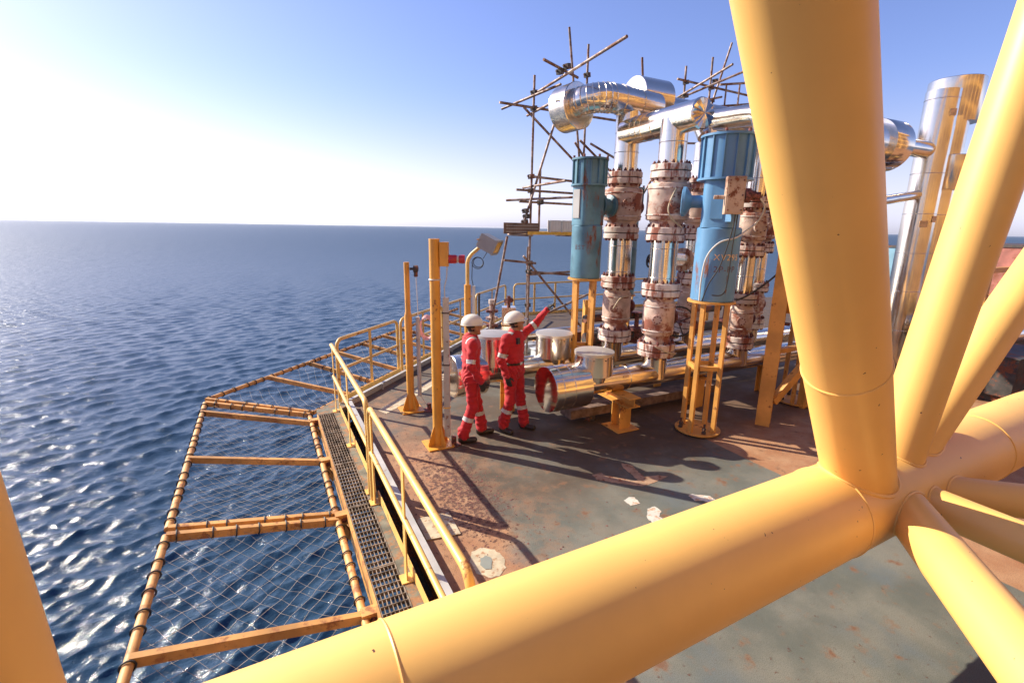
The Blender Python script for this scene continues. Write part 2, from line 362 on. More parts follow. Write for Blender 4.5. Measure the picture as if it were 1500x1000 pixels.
# loose flakes of rust
def flakes():
    m = MB()
    for _ in range(1500):
        if rnd.random() < .75: x, y = rnd.gauss(1.85, .26), rnd.gauss(4.7, .75)
        else: x, y = rnd.uniform(1.25, 3.4), rnd.uniform(2.6, 6.6)
        if x < 1.2 or (y < 7 and 1.1 < x < 1.56 and 3.9 < y < 4.4): continue
        r = .003+.013*rnd.random()**3; h = r*rnd.uniform(.2, .6); n = 5; i = len(m.v); ph = rnd.random()*6
        for k in range(n):
            a = ph+6.283*k/n; m.v.append(V(x+r*rnd.uniform(.6, 1.1)*math.cos(a), y+r*rnd.uniform(.6, 1.1)*math.sin(a), .001))
        m.v.append(V(x+r*.2*rnd.uniform(-1, 1), y, h))
        for k in range(n): m.f.append((i+k, i+(k+1) % n, i+n))
    o = obj('rust_flakes', m, 'bolt_rust', kind='stuff'); return o
tag(flakes(), 'loose dark flakes of rust scattered over the deck near the railing', 'rust')

# ------------------------------------------------------------------ drain grating panels along the edge
def grating(v0, v1, label):
    g = thing('drain_grating', label, 'grating', (.705, (v0+v1)/2, -.03), 'steel gratings along the deck edge')
    f = MB(); x0, x1 = .588, .822
    for x in (x0, x1): f.bar((x, v0+.004, -.035), (x, v1-.004, -.035), .008, .04)
    for y in (v0+.010, v1-.010): f.bar((x0+.006, y, -.0355), (x1-.006, y, -.0355), .010, .04)
    obj('frame', f, 'grating_steel', g)
    b = MB(); n = 6
    for k in range(1, n+1):
        x = x0+(x1-x0)*k/(n+1); b.bar((x, v0+.016, -.036), (x, v1-.016, -.036), .006, .034)
    m = int((v1-v0)/.078)
    for k in range(1, m):
        y = v0+(v1-v0)*k/m; b.bar((x0+.005, y, -.0325), (x1-.005, y, -.0325), .0065, .034)
    obj('bars', b, 'grating_steel', g, kind='stuff')
gp = [7.85, 7.05, 6.0, 4.93, 3.85, 2.8, 1.75]
gl = ['short rusty grating panel at the corner of the deck edge', 'second rusty grating panel from the deck corner', 'third rusty grating panel from the deck corner, beside the paired railing posts',
      'fourth rusty grating panel from the deck corner, level with the paired net beams', 'fifth rusty grating panel, partly hidden by the big yellow tube', 'grating panel under the big horizontal yellow tube']
for a, b, l in zip(gp[1:], gp, gl): grating(a, b, l)
struct('deck_girder', MB().bar((.572, 1.7, -.06), (.572, 7.86, -.06), .016, .10), 'net_orange')

# ------------------------------------------------------------------ guard railings
def railing(name, base, d, L, posts, label, out, top=1.08, ends=(True, True), toe=True, mat='rail_yellow'):
    base, d, out = Vector(base), Vector(d), Vector(out); r = thing(name, label, 'railing', base, 'yellow guard railings round the deck')
    k = .13; up = V(0, 0, 1); z = up*top
    pts = []
    if ends[0]: pts += [base+up*.0] + [base+up*(top-k)] + arc(base+d*k+up*(top-k), -d*k, up*k)
    else: pts += [base+z]
    e = base+d*L
    if ends[1]: pts += arc(e-d*k+up*(top-k), up*k, d*k) + [e+up*(top-k), e]
    else: pts += [e+z]
    obj('top_rail', MB().path(pts, .0295, 14), mat, r)
    s0 = .02 if ends[0] else 0
    obj('mid_rail', MB().tube(base+d*s0+up*.56, e-d*(.02 if ends[1] else 0)+up*.56, .025, n=12), mat, r)
    for s in posts:
        p = base+d*s; obj('post', MB().bar(p-up*.02, p+z-up*.02, .072, .012, out).box(p-up*.015+out*.0, (.12, .10, .012), d, out), mat, r)
    if toe: obj('toe_board', MB().bar(base+d*.02-out*.055+up*.045, e-d*.02-out*.055+up*.045, .008, .10), mat, r)
    return r
Xm = V(-1, 0, 0); Ym = V(0, -1, 0)
railing('guard_railing', (.865, 7.97, 0), Ym, 2.87, (.05, 1.47, 2.80), 'yellow railing section between the deck corner and the first tall post', Xm, ends=(False, True))
railing('guard_railing', (.865, 4.98, 0), Ym, 2.86, (.06, 1.38), 'nearest yellow railing section, ending against the big horizontal tube', Xm)
B0 = V(.98, 8.28, 0)
lb = ['first yellow railing section on the slanting edge, next to the deck corner', 'second yellow railing section on the slanting edge, behind the tall posts',
      'third yellow railing section on the slanting edge, behind the lamp post', 'far yellow railing section on the slanting edge, behind the valve box']
for k, (s0, s1) in enumerate(((0, 1.9), (2.03, 3.95), (4.08, 6.0), (6.13, 8.75))):
    railing('guard_railing', B0+E45*s0, E45, s1-s0, ((s1-s0)/2,), lb[k], N45)
lb = ['distant yellow railing section along the far deck edge behind the scaffold', 'distant yellow railing section seen between the legs of the teal actuator', 'distant yellow railing section behind the valve stacks', 'far right yellow railing section at the back of the deck']
for k, s0 in enumerate((0, 2.6, 5.2, 7.8)):
    railing('guard_railing', V(7.55+s0, 14.6, 0), V(1, 0, 0), 2.45, (.8, 1.65), lb[k], V(0, 1, 0))

# ------------------------------------------------------------------ safety net panels hung off the edge
def quad_pt(c, a, b): return c[0].lerp(c[1], a).lerp(c[3].lerp(c[2], a), b)      # c: inner0, outer0, outer1, inner1 ; a in->out, b 0->1
lash_me = {}
def lash(parent, p, d, r=.047):
    key = tuple(round(c, 3) for c in d)+(r,)
    if key not in lash_me:
        o = obj('lashing', MB().path([Vector((0, 0, 0))+basis(d)[0]*(r*math.cos(t))+basis(d)[1]*(r*math.sin(t))+Vector(d)*(.012*math.sin(t*.5)) for t in np.linspace(0, 6.28, 13)[:-1]], .0075, 5, True), 'black_rubber', None)
        lash_me[key] = o.data; bpy.data.objects.remove(o)
    o = bpy.data.objects.new('lashing', lash_me[key]); COL.objects.link(o); o.parent = parent; o.location = Vector(p)-parent.location
def net_panel(c, cross, label, double=(False, False), inner=True, cell=.074, lash_gap=.21):
    c = [Vector(p) for p in c]; ctr = (c[0]+c[1]+c[2]+c[3])/4; g = thing('safety_net', label, 'net', ctr, 'perimeter safety net panels')
    ow = .034
    obj('outer_beam', MB().tube(c[1], c[2], ow, n=12), 'net_orange', g)
    if inner: obj('inner_beam', MB().tube(c[0], c[3], .033, n=12), 'net_orange', g)
    for b in cross:
        p, e = quad_pt(c, 0, b), quad_pt(c, 1, b)
        obj('cross_beam', MB().bar(p, e, .055, .075), 'net_orange', g)
        if b in (0, 1):
            n = 7; dd = (e-p).normalized()
            for k in range(n): lash(g, p.lerp(e, (k+.5+rnd.uniform(-.28, .28))/n), dd, .052)
    for a in (0, 1):
        p, e = quad_pt(c, a, 0), quad_pt(c, a, 1); dd = (e-p).normalized(); n = max(2, int((e-p).length/lash_gap))
        for k in range(n): lash(g, p.lerp(e, (k+.5+rnd.uniform(-.28, .28))/n), dd, .044)
    # diamond netting, sagging a little
    La = max((c[1]-c[0]).length, (c[2]-c[3]).length); Lb = max((c[2]-c[1]).length, (c[3]-c[0]).length); na, nb = int(La/cell), int(Lb/cell); m = MB()
    jit = {}
    def P(i, j):
        a, b = i/na, j/nb; p = quad_pt(c, a, b)
        if 0 < i < na and 0 < j < nb:
            if (i, j) not in jit: jit[(i, j)] = V(rnd.gauss(0, .008), rnd.gauss(0, .008), rnd.gauss(0, .006))
            p = p+jit[(i, j)]
        p.z -= .16*math.sin(math.pi*a)*math.sin(math.pi*b)*min(1, Lb); return p
    def seg(p, e): m.tube(p, e, .0014, n=3, cap=False)
    for i in range(na):
        for j in range(nb):
            if (i+j) % 2 == 0: seg(P(i, j), P(i+1, j+1))
            else: seg(P(i+1, j), P(i, j+1))
    obj('netting', m, 'rope', g, kind='stuff', sharp=0)
    return g
ZI, ZO, UI, UO = -.10, .16, .47, -1.0
net_panel([(UI, 4.86, ZI), (UO, 4.86, ZO), (UO, 1.98, ZO), (UI, 1.98, ZI)], (0, .5, 1), 'nearest safety net panel over the sea, left of the big horizontal tube')
net_panel([(UI, 8.12, ZI), (UO, 8.62, ZO), (UO, 4.98, ZO), (UI, 4.98, ZI)], (0, .12, .575, 1), 'long safety net panel beside the grating with two middle bars')
Bi = lambda s: V(.53, 8.20, ZI)+E45*s
Bo = lambda s: V(-1.0, 8.80, ZO)+E45*s
sb = [0, 1.75, 3.6, 5.45, 7.3, 9.2]
bl = ['wedge safety net panel at the outer corner of the deck', 'second safety net panel along the slanting edge', 'third safety net panel along the slanting edge behind the tall posts', 'fourth safety net panel along the slanting edge behind the workers', 'farthest safety net panel along the slanting edge behind the scaffold']
for k in range(5):
    so = [0, 2.35, 4.2, 6.05, 7.9, 9.8]
    net_panel([Bi(sb[k]), Bo(so[k]), Bo(so[k+1]), Bi(sb[k+1])], (0, .5) if k else (0, .55), bl[k], cell=.10 if k < 3 else .16)
for v in (7.78, 6.30, 4.92, 3.42, 2.0):
    b = thing('net_bracket', {7.78: 'orange steel bracket holding the net nearest the deck corner', 6.30: 'orange steel bracket holding the middle of the long net', 4.92: 'large orange bracket under the paired net beams', 3.42: 'orange steel bracket holding the middle of the nearest net', 2.0: 'orange net bracket beneath the big horizontal tube'}[v], 'bracket', (.55, v, -.2), 'net brackets')
    obj('arm', MB().box((.512, v, -.11), (.125, .10, .12)), 'net_orange', b)
    obj('strut', MB().bar((.50, v, -.17), (.60, v, -.36), .09, .06), 'net_orange', b)
    obj('bolt', MB().tube((.535, v-.062, -.11), (.535, v+.062, -.11), .028, n=10), 'bolt_rust', b)

# ------------------------------------------------------------------ the big tubular truss
tr = thing('tubular_truss', 'huge yellow tubular steel truss crossing the foreground', 'truss', (4.26, 1.74, 0))
N = V(4.26, 1.745, 1.0); N1 = V(3.89, 1.738, 1.0)
chord = obj('chord', MB().tube((-7, 1.52, 1.0), (16, 1.98, 1.0), .314, n=96), 'truss_yellow', tr)
def weld(p, d, r, par=chord): obj('weld_seam', MB().torus(p, d, r, .007, 96, 6), 'truss_yellow', par)
for u in (.33, 3.42, 5.75): weld((u, 1.66+.02*u, 1.0), (1, .02, 0), .314)
def brace(p, d, L, r, welds=()):
    d = Vector(d).normalized(); o = obj('brace', MB().tube(p, Vector(p)+d*L, r, n=80), 'truss_yellow', tr)
    for w in welds: weld(Vector(p)+d*w, d, r, o)
    return o
brace(N1, (-.59, -.12, .8), 7.9, .225, (1.47,))
brace(N, (.09, -.06, .99), 6.4, .172)
brace(N, (.766, .015, .643), 7.0, .162)
brace(N, (-.72, -.69, 0), 5.0, .152)
brace(N, (0, -1, 0), 5.5, .128)
brace(N, (.76, -.65, 0), 5.0, .128)
brace(V(-.85, 1.643, 1.0), (-.0436, 0, 1), 6.3, .225)
obj('chord', MB().tube((-7, .85, 7.35), (16, 1.30, 7.35), .30, n=64), 'truss_yellow', tr)
def joint_weld(p, d, r, w):      # thick fillet where a brace meets the chord: saddle curve on the chord surface
    d = Vector(d).normalized(); ax = V(1, .02, 0).normalized(); x, y, dd = basis(d); pts = []
    for k in range(72):
        a = 2*math.pi*k/72; o_ = Vector(p)+x*(r*math.cos(a))+y*(r*math.sin(a)); o2 = o_-Vector((0, 1.66+.02*o_.x, 1.0)); o2.x = 0
        d2 = d-ax*d.dot(ax); w0 = o2-ax*o2.dot(ax); A = d2.dot(d2); Bq = w0.dot(d2); Cq = w0.dot(w0)-.314**2; disc = Bq*Bq-A*Cq
        if disc < 0: continue
        pts.append(o_+d*((-Bq+math.sqrt(disc))/A))
    obj('weld_seam', MB().path(pts, w, 6, True), 'truss_yellow', chord)
for d_, r_ in (((-.72, -.69, 0), .153), ((0, -1, 0), .129), ((.76, -.65, 0), .129)): joint_weld(N, d_, r_, .011)
joint_weld(N1, (-.59, -.12, .8), .227, .018)
joint_weld(N, (.09, -.06, .99), .174, .012); joint_weld(N, (.766, .015, .643), .164, .011)

# ------------------------------------------------------------------ pipe work
def flange_pair(par, c, d, z0, z1, z2, z3, Rf, n=14, bolt_lo=.035, bolt_hi=.05, mat='flange_cream'):
    """two discs z0..z1 and z2..z3 along d from c, with stud bolts through both"""
    c, d = Vector(c), Vector(d)
    for a, b in ((z0, z1), (z2, z3)):
        e = min(.008, (b-a)*.2); obj('flange', MB().lathe(c, d, [(Rf-e, a), (Rf, a+e), (Rf, b-e), (Rf-e, b)], 40), mat, par)
    x, y, dd = basis(d); m = MB()
    for k in range(n):
        a = 2*math.pi*(k+.5)/n; p = c+x*(Rf*.86*math.cos(a))+y*(Rf*.86*math.sin(a))
        m.tube(p+dd*(z0-bolt_lo), p+dd*(z3+bolt_hi), .013, n=6)
        m.tube(p+dd*(z0-.030), p+dd*(z0-.001), .024, n=6); m.tube(p+dd*(z3+.001), p+dd*(z3+.030), .024, n=6)
    obj('stud_bolts', m, 'bolt_rust', par, kind='stuff')
    obj('gasket', MB().tube(c+dd*(z1-.002), c+dd*(z2+.002), Rf*.93, n=32), 'dark_steel', par)
def pipe(par, p0, p1, r, mat='cladding', name='pipe', seams=(), n=40):
    o = obj(name, MB().tube(p0, p1, r, n=n), mat, par); d = (Vector(p1)-Vector(p0)).normalized()
    for s in seams: obj('seam', MB().torus(Vector(p0)+d*s, d, r+.001, .006, 40, 6), mat, o)
    return o
def riser(loc, label, tab, hand=True):
    u, v = loc; g = thing('valve_stack', label, 'valve', (u, v, tab['z0']), 'vertical valve stacks on the pipe headers'); c = V(u, v, 0); up = V(0, 0, 1)
    T = tab
    obj('branch_fitting', MB().lathe((u, 6.75 if v > 6 else v, .66), (0, 0, 1), [(.188, 0), (.188, .30), (.20, .345)], 40), 'cladding', g)
    for (a, b, r, se) in T['pipes']: pipe(g, c+up*a, c+up*b, r, seams=se)
    for (a, b, e, f, r) in T['fl']: flange_pair(g, c, up, a, b, e, f, r)
    for (a, b, r, rn) in T['necks']: obj('neck', MB().lathe(c, up, [(r, a), (rn, (a+b)/2), (r, b)], 36), 'valve_tan', g)
    for i, (a, b, r) in enumerate(T['bodies']):
        h = b-a
        body = obj('valve_body', MB().lathe(c, up, [(r*.90, a), (r*.98, a+h*.02), (r, a+h*.05), (r*1.0, a+h*.5), (r, a+h*.95), (r*.98, a+h*.98), (r*.90, b)], 48), 'valve_tan', g)
        for zz in (a+h*.14, a+h*.86): obj('rib', MB().torus(c+up*zz, up, r, .012, 48, 6), 'flange_cream', body)
        # side bonnet with bolted cover, towards the walkway
        dd = V(-.35, -.94, 0) if i == 0 else V(-.72, -.69, 0)
        p = c+up*(a+h*.5)+dd*(r*.93); obj('side_cover', MB().tube(p, p+dd*.035, .075 if i else .11, n=24), 'valve_tan', body)
        m = MB(); x, y, e = basis(dd)
        for k in range(8):
            an = 6.283*k/8; pp = p+x*((.055 if i else .088)*math.cos(an))+y*((.055 if i else .088)*math.sin(an)); m.tube(pp+dd*.03, pp+dd*.052, .011, n=6)
        obj('cover_bolts', m, 'bolt_rust', body, kind='stuff')
        p = c+up*(a+h*.45)+V(.9, .3, 0).normalized()*(r*.9); dd = V(.9, .3, 0).normalized()
        obj('actuator_neck', MB().lathe(p, dd, [(.12, 0), (.12, .05), (.07, .07), (.07, .14), (.13, .15), (.13, .2)], 24), 'bolt_rust', body)
    return g
TAB = dict(z0=.8, pipes=[(3.86, 4.47, .195, (.30,)), (2.12, 2.80, .200, (.12, .55))],
    fl=[(3.67, 3.76, 3.775, 3.86, .287), (2.79, 2.875, 2.89, 2.98, .293), (1.965, 2.05, 2.065, 2.16, .293), (1.03, 1.11, 1.125, 1.23, .289)],
    necks=[(3.56, 3.68, .255, .235), (2.97, 3.11, .262, .24), (1.84, 1.98, .235, .21), (1.22, 1.42, .225, .19)],
    bodies=[(3.08, 3.60, .307), (1.36, 1.88, .240)])
T3 = dict(z0=.8, pipes=[(3.48, 4.35, .165, (.3,)), (1.90, 2.56, .142, (.3,))],
    fl=[(3.32, 3.395, 3.41, 3.49, .248), (2.55, 2.62, 2.635, 2.71, .243), (1.75, 1.82, 1.835, 1.91, .247), (.97, 1.06, 1.075, 1.17, .252)],
    necks=[(3.2, 3.34, .2, .18), (2.70, 2.86, .2, .18), (1.6, 1.77, .2, .17), (1.15, 1.32, .19, .16)], bodies=[(2.80, 3.24, .227), (1.26, 1.64, .198)])
riser((5.50, 6.70), 'tall rusty white valve stack rising behind the teal actuator', TAB)
riser((5.42, 5.58), 'tall rusty white valve stack in front, left of the bright blue actuator', TAB)
riser((7.33, 5.58), 'slimmer rusty valve stack right of the bright blue actuator', T3)
riser((7.30, 6.70), 'rusty valve stack standing behind the bright blue actuator', TAB)
riser((9.15, 6.70), 'rusty valve stack at the back right, half hidden by the leaning yellow tube', T3)

def header(v, uL, uR, z, r, label, cans, seams, cap_R, cap_L, stickers=()):
    g = thing('pipe_header', label, 'pipe', (uL, v, 0)); ax = V(1, 0, 0)
    p = pipe(g, (uL+.1, v, z), (uR, v, z), r, 'cladding_long', seams=seams)
    e = obj('end_box', MB().lathe((uL, v, z), ax, [(cap_R-.004, 0), (cap_R, .004), (cap_R, cap_L-.004), (cap_R-.004, cap_L)], 64), 'cladding_long', g)
    obj('end_plate', MB().tube((uL-.006, v, z), (uL-.001, v, z), cap_R-.006, n=64), 'cladding_mirror', e)
    for s in (.12, .30): obj('seam', MB().torus((uL+s, v, z), ax, cap_R+.001, .005, 56, 6), 'cladding_long', e)
    for (u, r2, zt) in cans:
        cb = obj('valve_cover', MB().lathe((u, v, z+r*.78), (0, 0, 1), [(r2-.005, 0), (r2, .005), (r2, zt-z-r*.78-.006), (r2-.006, zt-z-r*.78)], 56), 'cladding', g)
        obj('lid', MB().lathe((u, v, zt), (0, 0, 1), [(r2+.006, -.035), (r2+.006, .004), (r2-.02, .010), (.05, .022)], 56), 'lid_alloy', cb)
        obj('saddle', MB().lathe((u, v, z), (0, 0, 1), [(r2*.66, .03), (r2*.70, r*.9)], 40), 'cladding', cb)
        obj('rivets', rivet_ring((u, v, zt-.08), r2), 'dark_steel', cb, kind='stuff')
    for (u, nn) in stickers:
        for k in range(nn):
            a = R(-38+0*k); d = V(0, -math.cos(a), -math.sin(a)*-1)
            pp = V(u, v, z)+V(0, -math.cos(R(25)), math.sin(R(25)))*(r+.003)
            obj('label_sticker', MB().box(pp, (.11, .002, .045), (1, 0, 0), V(0, -math.cos(R(25)), math.sin(R(25)))), 'label_orange', p)
    return g
def rivet_ring(c, r, n=10):
    m = MB()
    for k in range(n):
        a = 6.283*k/n+.3; d = V(math.cos(a), math.sin(a), 0); p = Vector(c)+d*r; m.tube(p-d*.004, p+d*.008, .010, n=6)
    return m
header(5.58, 3.42, 11.5, .72, .178, 'front polished pipe header with a mirror end plate reflecting red', [(4.23, .285, 1.20)], (1.30, 4.6, 6.1), .325, .60, ((4.72, 1),))
header(6.75, 2.44, 11.8, .70, .180, 'rear polished pipe header passing behind the two workers', [(3.13, .30, 1.32), (4.27, .31, 1.235)], (1.35, 2.4, 6.6), .325, .50)
# upper pipes: bend from the capped flange box, cross pipe, long header to the right
up1 = thing('upper_pipe', 'polished bent pipe with a large round flange cover at its left end', 'pipe', (5.5, 6.7, 4.6))
pts = [V(4.70, 7.10, 4.84), V(4.70, 6.98, 4.86)] + [V(4.70+.36*(1-math.cos(a)), 6.98-.33*math.sin(a), 4.87+.06*math.sin(a)) for a in np.linspace(.12, math.pi/2, 9)] + [V(5.25, 6.65, 4.93), V(5.6, 6.66, 4.92), V(6.05, 6.72, 4.92)]
el = obj('bend', MB().path(pts, .215, 40), 'cladding_long', up1)
for i in range(2, 13):
    d = (pts[min(i+1, len(pts)-1)]-pts[i-1]).normalized(); obj('seam', MB().torus(pts[i], d, .2165, .009, 40, 6), 'cladding_long', el)
cv = obj('flange_cover', MB().lathe((4.68, 7.12, 4.835), V(.22, -1, .06), [(.345, -.19), (.355, -.18), (.355, .15), (.345, .16)], 64), 'cladding', up1)
for s in (-.12, .0): obj('rivets', MB().tube((4.325, 7.05+s*.4, 4.88), (4.335, 7.05+s*.4, 4.88), .014, n=8), 'dark_steel', cv)
obj('riser_top', MB().tube((5.50, 6.70, 4.46), (5.50, 6.70, 4.93), .200, n=40), 'cladding', up1)
up2 = thing('cross_pipe', 'polished cross pipe with a crumpled round end cap over the front valve stack', 'pipe', (5.44, 5.9, 4.47))
cp = pipe(up2, (5.46, 6.66, 4.47), (5.43, 5.14, 4.47), .200, 'cladding', seams=(.28, .40, .52, .74))
capm = MB(); x, y, d = basis(V(0, -1, 0)); c0 = V(5.43, 5.14, 4.47); n = 32
i0 = len(capm.v)
for rr_, hh_ in ((.205, 0), (.207, .035), (.19, .06), (.10, .075)):
    for k in range(n):
        a = 6.283*k/n; wv = .012*(1 if k % 2 else -1)*(1 if rr_ < .2 else 0); capm.v.append(c0+x*(rr_*math.cos(a))+y*(rr_*math.sin(a))+d*(hh_+wv))
for rI in range(3):
    for k in range(n): capm.f.append((i0+rI*n+k, i0+rI*n+(k+1) % n, i0+(rI+1)*n+(k+1) % n, i0+(rI+1)*n+k))
capm.v.append(c0+d*.08)
for k in range(n): capm.f.append((i0+3*n+k, i0+3*n+(k+1) % n, i0+4*n))
obj('end_cap', capm, 'cladding', up2, sharp=12)
obj('riser_top', MB().tube((5.42, 5.58, 4.30), (5.42, 5.58, 4.46), .197, n=40), 'cladding', up2)
up3 = thing('upper_header', 'long polished upper header running right behind the leaning yellow tube', 'pipe', (6, 6.95, 5.0))
pipe(up3, (5.9, 6.95, 4.98), (12.5, 6.95, 4.98), .215, 'cladding_long', seams=(1.6, 2.9, 4.4))
uc = obj('end_cover', MB().lathe((5.78, 6.95, 5.10), (1, 0, 0), [(.315, 0), (.32, .005), (.32, .62), (.31, .63)], 56), 'cladding_long', up3)
for s in (.12, .45): obj('rivets', MB().tube((5.78+s, 6.68, 4.93), (5.78+s, 6.66, 4.925), .016, n=8), 'dark_steel', uc)
up4 = thing('branch_pipe', 'dull polished branch pipe glimpsed behind the blue actuator', 'pipe', (7.3, 6.7, 4.0))
pipe(up4, (7.30, 6.95, 4.98), (7.30, 6.70, 4.6), .17); pipe(up4, (7.6, 7.35, 4.05), (9.9, 7.35, 4.05), .17, 'cladding_long')
obj('drop', MB().path([(7.33, 5.58, 4.3), (7.33, 5.58, 4.55), (7.33, 5.63, 4.7), (7.33, 5.75, 4.78), (7.33, 5.95, 4.80), (7.33, 6.8, 4.85)], .165, 32), 'cladding', up4)
up5 = thing('branch_pipe', 'short dark pipe stub between the two nearest valve stacks', 'pipe', (6.3, 6.2, 2.5))
pipe(up5, (5.55, 5.60, 2.52), (6.45, 6.1, 2.46), .13); pipe(up5, (6.45, 6.1, 2.46), (7.25, 6.68, 2.42), .13)
obj('flange', MB().tube((6.2, 5.96, 2.47), (6.25, 5.99, 2.47), .19, n=28), 'flange_cream', up5)

# ------------------------------------------------------------------ actuators
def bent_text(body, size, c, ang, r, z, mat, par, name='lettering'):
    cu = bpy.data.curves.new('txt', 'FONT'); cu.body = body; cu.size = size; cu.extrude = 0; cu.resolution_u = 3; cu.space_character = 1.15
    to = bpy.data.objects.new('txt', cu); COL.objects.link(to); dg = bpy.context.evaluated_depsgraph_get(); me = to.evaluated_get(dg).to_mesh()
    xs = [v.co.x for v in me.vertices]; mid = (min(xs)+max(xs))/2; m = MB()
    for v_ in me.vertices:
        a = ang+(v_.co.x-mid)/r; m.v.append(Vector(c)+V(math.cos(a)*(r+.003), math.sin(a)*(r+.003), z+v_.co.y))
    m.f = [tuple(p.vertices) for p in me.polygons]
    to.to_mesh_clear() if hasattr(to, 'to_mesh_clear') else None
    bpy.data.objects.remove(to); return obj(name, m, mat, par, sharp=0)
def actuator(loc, label, mat, zc0, zc1, zy1, zk1, rc, rk, yaw, ratio=1.0):
    u, v = loc; c = V(u, v, 0); up = V(0, 0, 1); g = thing('valve_actuator', label, 'actuator', (u, v, 0), 'blue valve actuators on yellow frames')
    obj('cylinder', MB().lathe(c, up, [(rc-.01, zc0), (rc, zc0+.01), (rc, zc1-.02), (rc-.02, zc1)], 56), mat, g)
    obj('base_ring', MB().lathe(c, up, [(rc+.035, zc0-.03), (rc+.035, zc0-.001)], 48), 'frame_yellow', g)
    dx, dy = V(math.cos(yaw), math.sin(yaw), 0), V(-math.sin(yaw), math.cos(yaw), 0)
    # yoke housing: rounded box
    w, dpt = rc*.95, rc*.80; prof = []
    for k in range(28):
        a = 6.283*k/28; ca, sa = math.cos(a), math.sin(a); p = c+dx*(w*math.copysign(abs(ca)**.55, ca))+dy*(dpt*math.copysign(abs(sa)**.55, sa)); prof.append((p.x, p.y))
    yk = obj('yoke', MB().prism(prof, zc1-.005, zy1), mat, g)
    obj('side_panel', MB().box(c-dx*(w+.004)+up*((zc1+zy1)/2+.02), (.018, .16, (zy1-zc1)*.72), dx, dy), 'lamp_grey' if ratio < 1 else mat, yk)
    can = obj('spring_can', MB().lathe(c, up, [(rk, zy1), (rk, zk1)], 56), mat, g)
    for z in (zy1+.008, zk1-.008): obj('rim', MB().lathe(c, up, [(rk+.035, z-.014), (rk+.035, z+.014)], 56), mat, can)
    for k in range(14):
        a = 6.283*(k+.3)/14; d = V(math.cos(a), math.sin(a), 0)
        obj('rib', MB().bar(c+d*(rk+.012)+up*(zy1+.024), c+d*(rk+.012)+up*(zk1-.024), .012, .028, d), mat, can)
        if k % 2 == 0: obj('top_bolt', MB().tube(c+d*(rk+.012)+up*(zk1+.006), c+d*(rk+.012)+up*(zk1+.045), .018, n=8), 'bolt_rust', can)
    return g, dx, dy
def leg_frame(g, u, v, zt, rb, rt_, zc, base=True, zb=.03, yaw=.3):
    c = V(u, v, 0)
    fr = obj('base_plate', MB().lathe(c, (0, 0, 1), [(rb+.09, zb), (rb+.09, zb+.02)], 40), 'frame_yellow', g)
    obj('plinth', MB().lathe(c, (0, 0, 1), [(rb+.05, .0), (rb+.05, zb-.001)], 40), 'dark_steel', g)
    for k in range(4):
        a = yaw+k*math.pi/2; d = V(math.cos(a), math.sin(a), 0); t_ = V(-d.y, d.x, 0)
        obj('leg', MB().bar(c+d*rb+V(0, 0, zb+.02), c+d*rt_+V(0, 0, zt), .058, .058, d), 'frame_yellow', g)
        a2 = a+math.pi/2; d2 = V(math.cos(a2), math.sin(a2), 0); f = (zc-zb)/(zt-zb); rr_ = rb+(rt_-rb)*f
        p0, p1 = c+d*rr_+V(0, 0, zc), c+d2*rr_+V(0, 0, zc); dd = (p1-p0).normalized()
        obj('cross_bar', MB().bar(p0+dd*.036, p1-dd*.036, .05, .06), 'frame_yellow', g)
        a3 = a+math.pi/4; d3 = V(math.cos(a3), math.sin(a3), 0); p = c+d3*(rb+.02)+V(0, 0, zb+.02)
        bo = obj('anchor_bolt', MB().tube(p, p+V(0, 0, .15), .016, n=8), 'dark_steel', g); obj('nut', MB().tube(p+V(0, 0, .002), p+V(0, 0, .04), .032, n=6).tube(p+V(0, 0, .06), p+V(0, 0, .09), .030, n=6), 'pale_grey' if k == 3 else 'dark_steel', bo)
xv, dx, dy = actuator((5.64, 4.80), 'bright blue valve actuator marked XV295 on a yellow leg frame', 'blue_paint', 1.99, 2.99, 3.60, 4.16, .288, .318, .5)
leg_frame(xv, 5.64, 4.80, 1.96, .235, .235, 1.02)
ca = math.atan2(-4.80, -5.64)
bent_text('XV295', .115, (5.64, 4.80, 0), ca+.50, .288, 2.56, 'label_orange', xv); bent_text('2P-PP', .115, (5.64, 4.80, 0), ca+.46, .288, 2.40, 'label_dark', xv)
aa = ca+.60
def cylpt(a, z, r=.291): return V(5.64+r*math.cos(a), 4.80+r*math.sin(a), z)
am = MB(); 
for p4 in ([(aa-.012, 2.36), (aa+.012, 2.36), (aa+.012, 2.17), (aa-.012, 2.17)], [(aa-.06, 2.17), (aa+.06, 2.17), (aa, 2.10)]):
    i = len(am.v); am.v += [cylpt(a, z) for a, z in p4]; am.f.append(tuple(range(i, i+len(p4))))
obj('arrow_mark', am, 'label_dark', xv)
# drive stem to the front valve stack and the positioner box
ax_ = V(-.65, .76, 0)
st = obj('drive_stem', MB().lathe((5.50, 4.96, 3.33), ax_, [(.17, -.08), (.17, .02), (.085, .03), (.085, .18), (.12, .21), (.19, .25), (.20, .26), (.20, .30), (.16, .31)], 40), 'blue_paint', xv)
pb = obj('positioner_box', MB().box((5.40, 4.42, 3.38), (.22, .12, .46), V(.80, -.60, 0), V(.60, .80, 0)), 'box_tan', xv)
obj('cover', MB().box((5.362, 4.369, 3.38), (.19, .012, .42), V(.80, -.60, 0), V(.60, .80, 0)), 'box_tan', pb)
cvb = MB()
for sx_ in (-.08, .08):
    for sz_ in (-.18, 0, .18): q0 = V(5.358, 4.364, 3.38)+V(.80, -.60, 0)*sx_+V(0, 0, sz_); cvb.tube(q0, q0-V(.60, .80, 0)*.012, .011, n=6)
obj('cover_bolts', cvb, 'bolt_rust', pb, kind='stuff')
